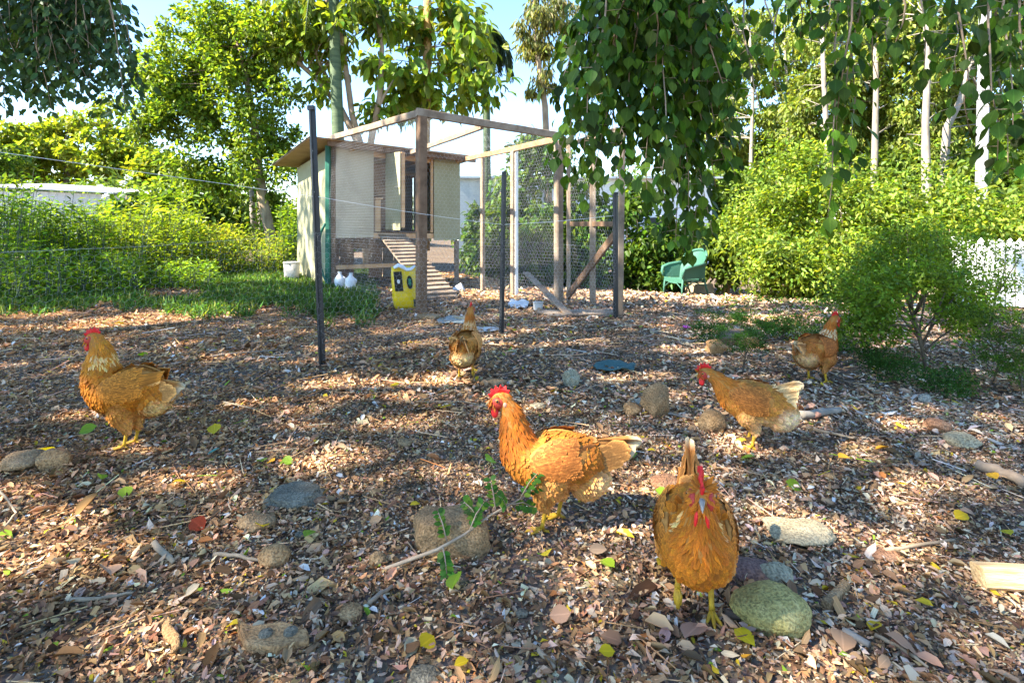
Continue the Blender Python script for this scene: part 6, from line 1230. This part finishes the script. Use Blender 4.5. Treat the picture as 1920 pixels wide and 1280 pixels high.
# fluffy white feather
# ------------------------------------------------------------------ wicker chair
cg = G(1285, 552); ch = empty('wicker_chair', cg, 'old green wicker armchair facing left beside the dark hedge', 'chair', rz=0)
m, t, b, o = mat_new('green_painted_wicker'); co = N_(t, 'ShaderNodeTexCoord'); n1 = N_(t, 'ShaderNodeTexChecker', Scale=70.0); t.links.new(co.outputs['Object'], n1.inputs[0]); n1.inputs[1].default_value = (.03, .12, .08, 1); n1.inputs[2].default_value = (.06, .19, .13, 1)
t.links.new(n1.outputs[0], b.inputs['Base Color']); bp = N_(t, 'ShaderNodeBump', Strength=.8, Distance=.008); t.links.new(n1.outputs['Fac'], bp.inputs['Height']); t.links.new(bp.outputs[0], b.inputs['Normal']); b.inputs['Roughness'].default_value = .6; M['wicker'] = m
f_ = Vector((-.93, -.36, 0)).normalized(); s_ = Vector((-.36, .93, 0)).normalized(); s_ = Vector((f_.y, -f_.x, 0)).normalized()
def Q(a, b_, z): return cg + f_*a + s_*b_ + Vector((0, 0, z))
sheet('seat', M['wicker'], ch, [Q(.30, -.28, .36), Q(.30, .28, .36), Q(-.24, .26, .34), Q(-.24, -.26, .34)], .04)
v = []; f = []; n = 13; rows = 9
for j in range(rows):
    z = .30 + .62*j/(rows-1); lean = -.24-.16*(j/(rows-1))**1.3
    for i in range(n):
        a = -1+2*i/(n-1); cw = .30+.05*j/(rows-1); zz_ = z - (.12*a*a*(j/(rows-1))**2); v.append(Q(lean+.16*a*a, a*cw, zz_))
v += [q - f_*.025 for q in v]; N0 = rows*n
for j in range(rows-1):
    for i in range(n-1): q = j*n+i; f += [(q, q+1, q+n+1, q+n), (N0+q+n, N0+q+n+1, N0+q+1, N0+q)]
MB().add(v, f).build('backrest', M['wicker'], ch, True)
MB().tube([Q(-.40+.16*a*a, a*.355, .935-.12*a*a) for a in [-1+2*i/12 for i in range(13)]], .026, 8).build('back_roll', M['wicker'], ch, True)
for sd_ in (-1, 1):
    arm = [Q(-.22, sd_*.34, .66), Q(-.05, sd_*.36, .64), Q(.15, sd_*.36, .61), Q(.30, sd_*.34, .57), Q(.33, sd_*.33, .48), Q(.31, sd_*.31, .38)]
    MB().tube(arm, [.03, .035, .038, .036, .03, .022], 8).build('armrest', M['wicker'], ch, True)
    sheet('arm_panel', M['wicker'], ch, [Q(-.24, sd_*.30, .36), Q(.30, sd_*.30, .36), Q(.26, sd_*.33, .58), Q(-.24, sd_*.33, .64)], .015)
    for a in (.29, -.24): MB().tube([Q(a, sd_*.28, .36), Q(a+(.02 if a > 0 else -.04), sd_*.285, .18), Q(a+(.03 if a > 0 else -.12), sd_*.29, 0)], .02, 8).build('leg', M['wicker'], ch, True)
    MB().tube([Q(.29, sd_*.28, .20), Q(.02, sd_*.28, .30), Q(-.24, sd_*.28, .20)], .010, 6).build('side_arch', M['wicker'], ch, True)
sheet('apron', M['wicker'], ch, [Q(.315, -.28, .28), Q(.315, .28, .28), Q(.315, .28, .37), Q(.315, -.28, .37)], .012)
MB().tube([Q(.31, -.28, .16), Q(.31, -.12, .27), Q(.31, .12, .27), Q(.31, .28, .16)], .012, 6).build('front_arch', M['wicker'], ch, True)
gs = G(1322, 553); st = empty('tree_stump', gs+Vector((0, .35, 0)), 'low brown tree stump directly behind the green chair', 'stump')
MB().lathe(gs+Vector((0, .35, -.03)), [(.36, 0), (.31, .08), (.29, .22), (.28, .26), (.26, .27)], 22).build('stump_wood', M['bark_tan'], st, True)
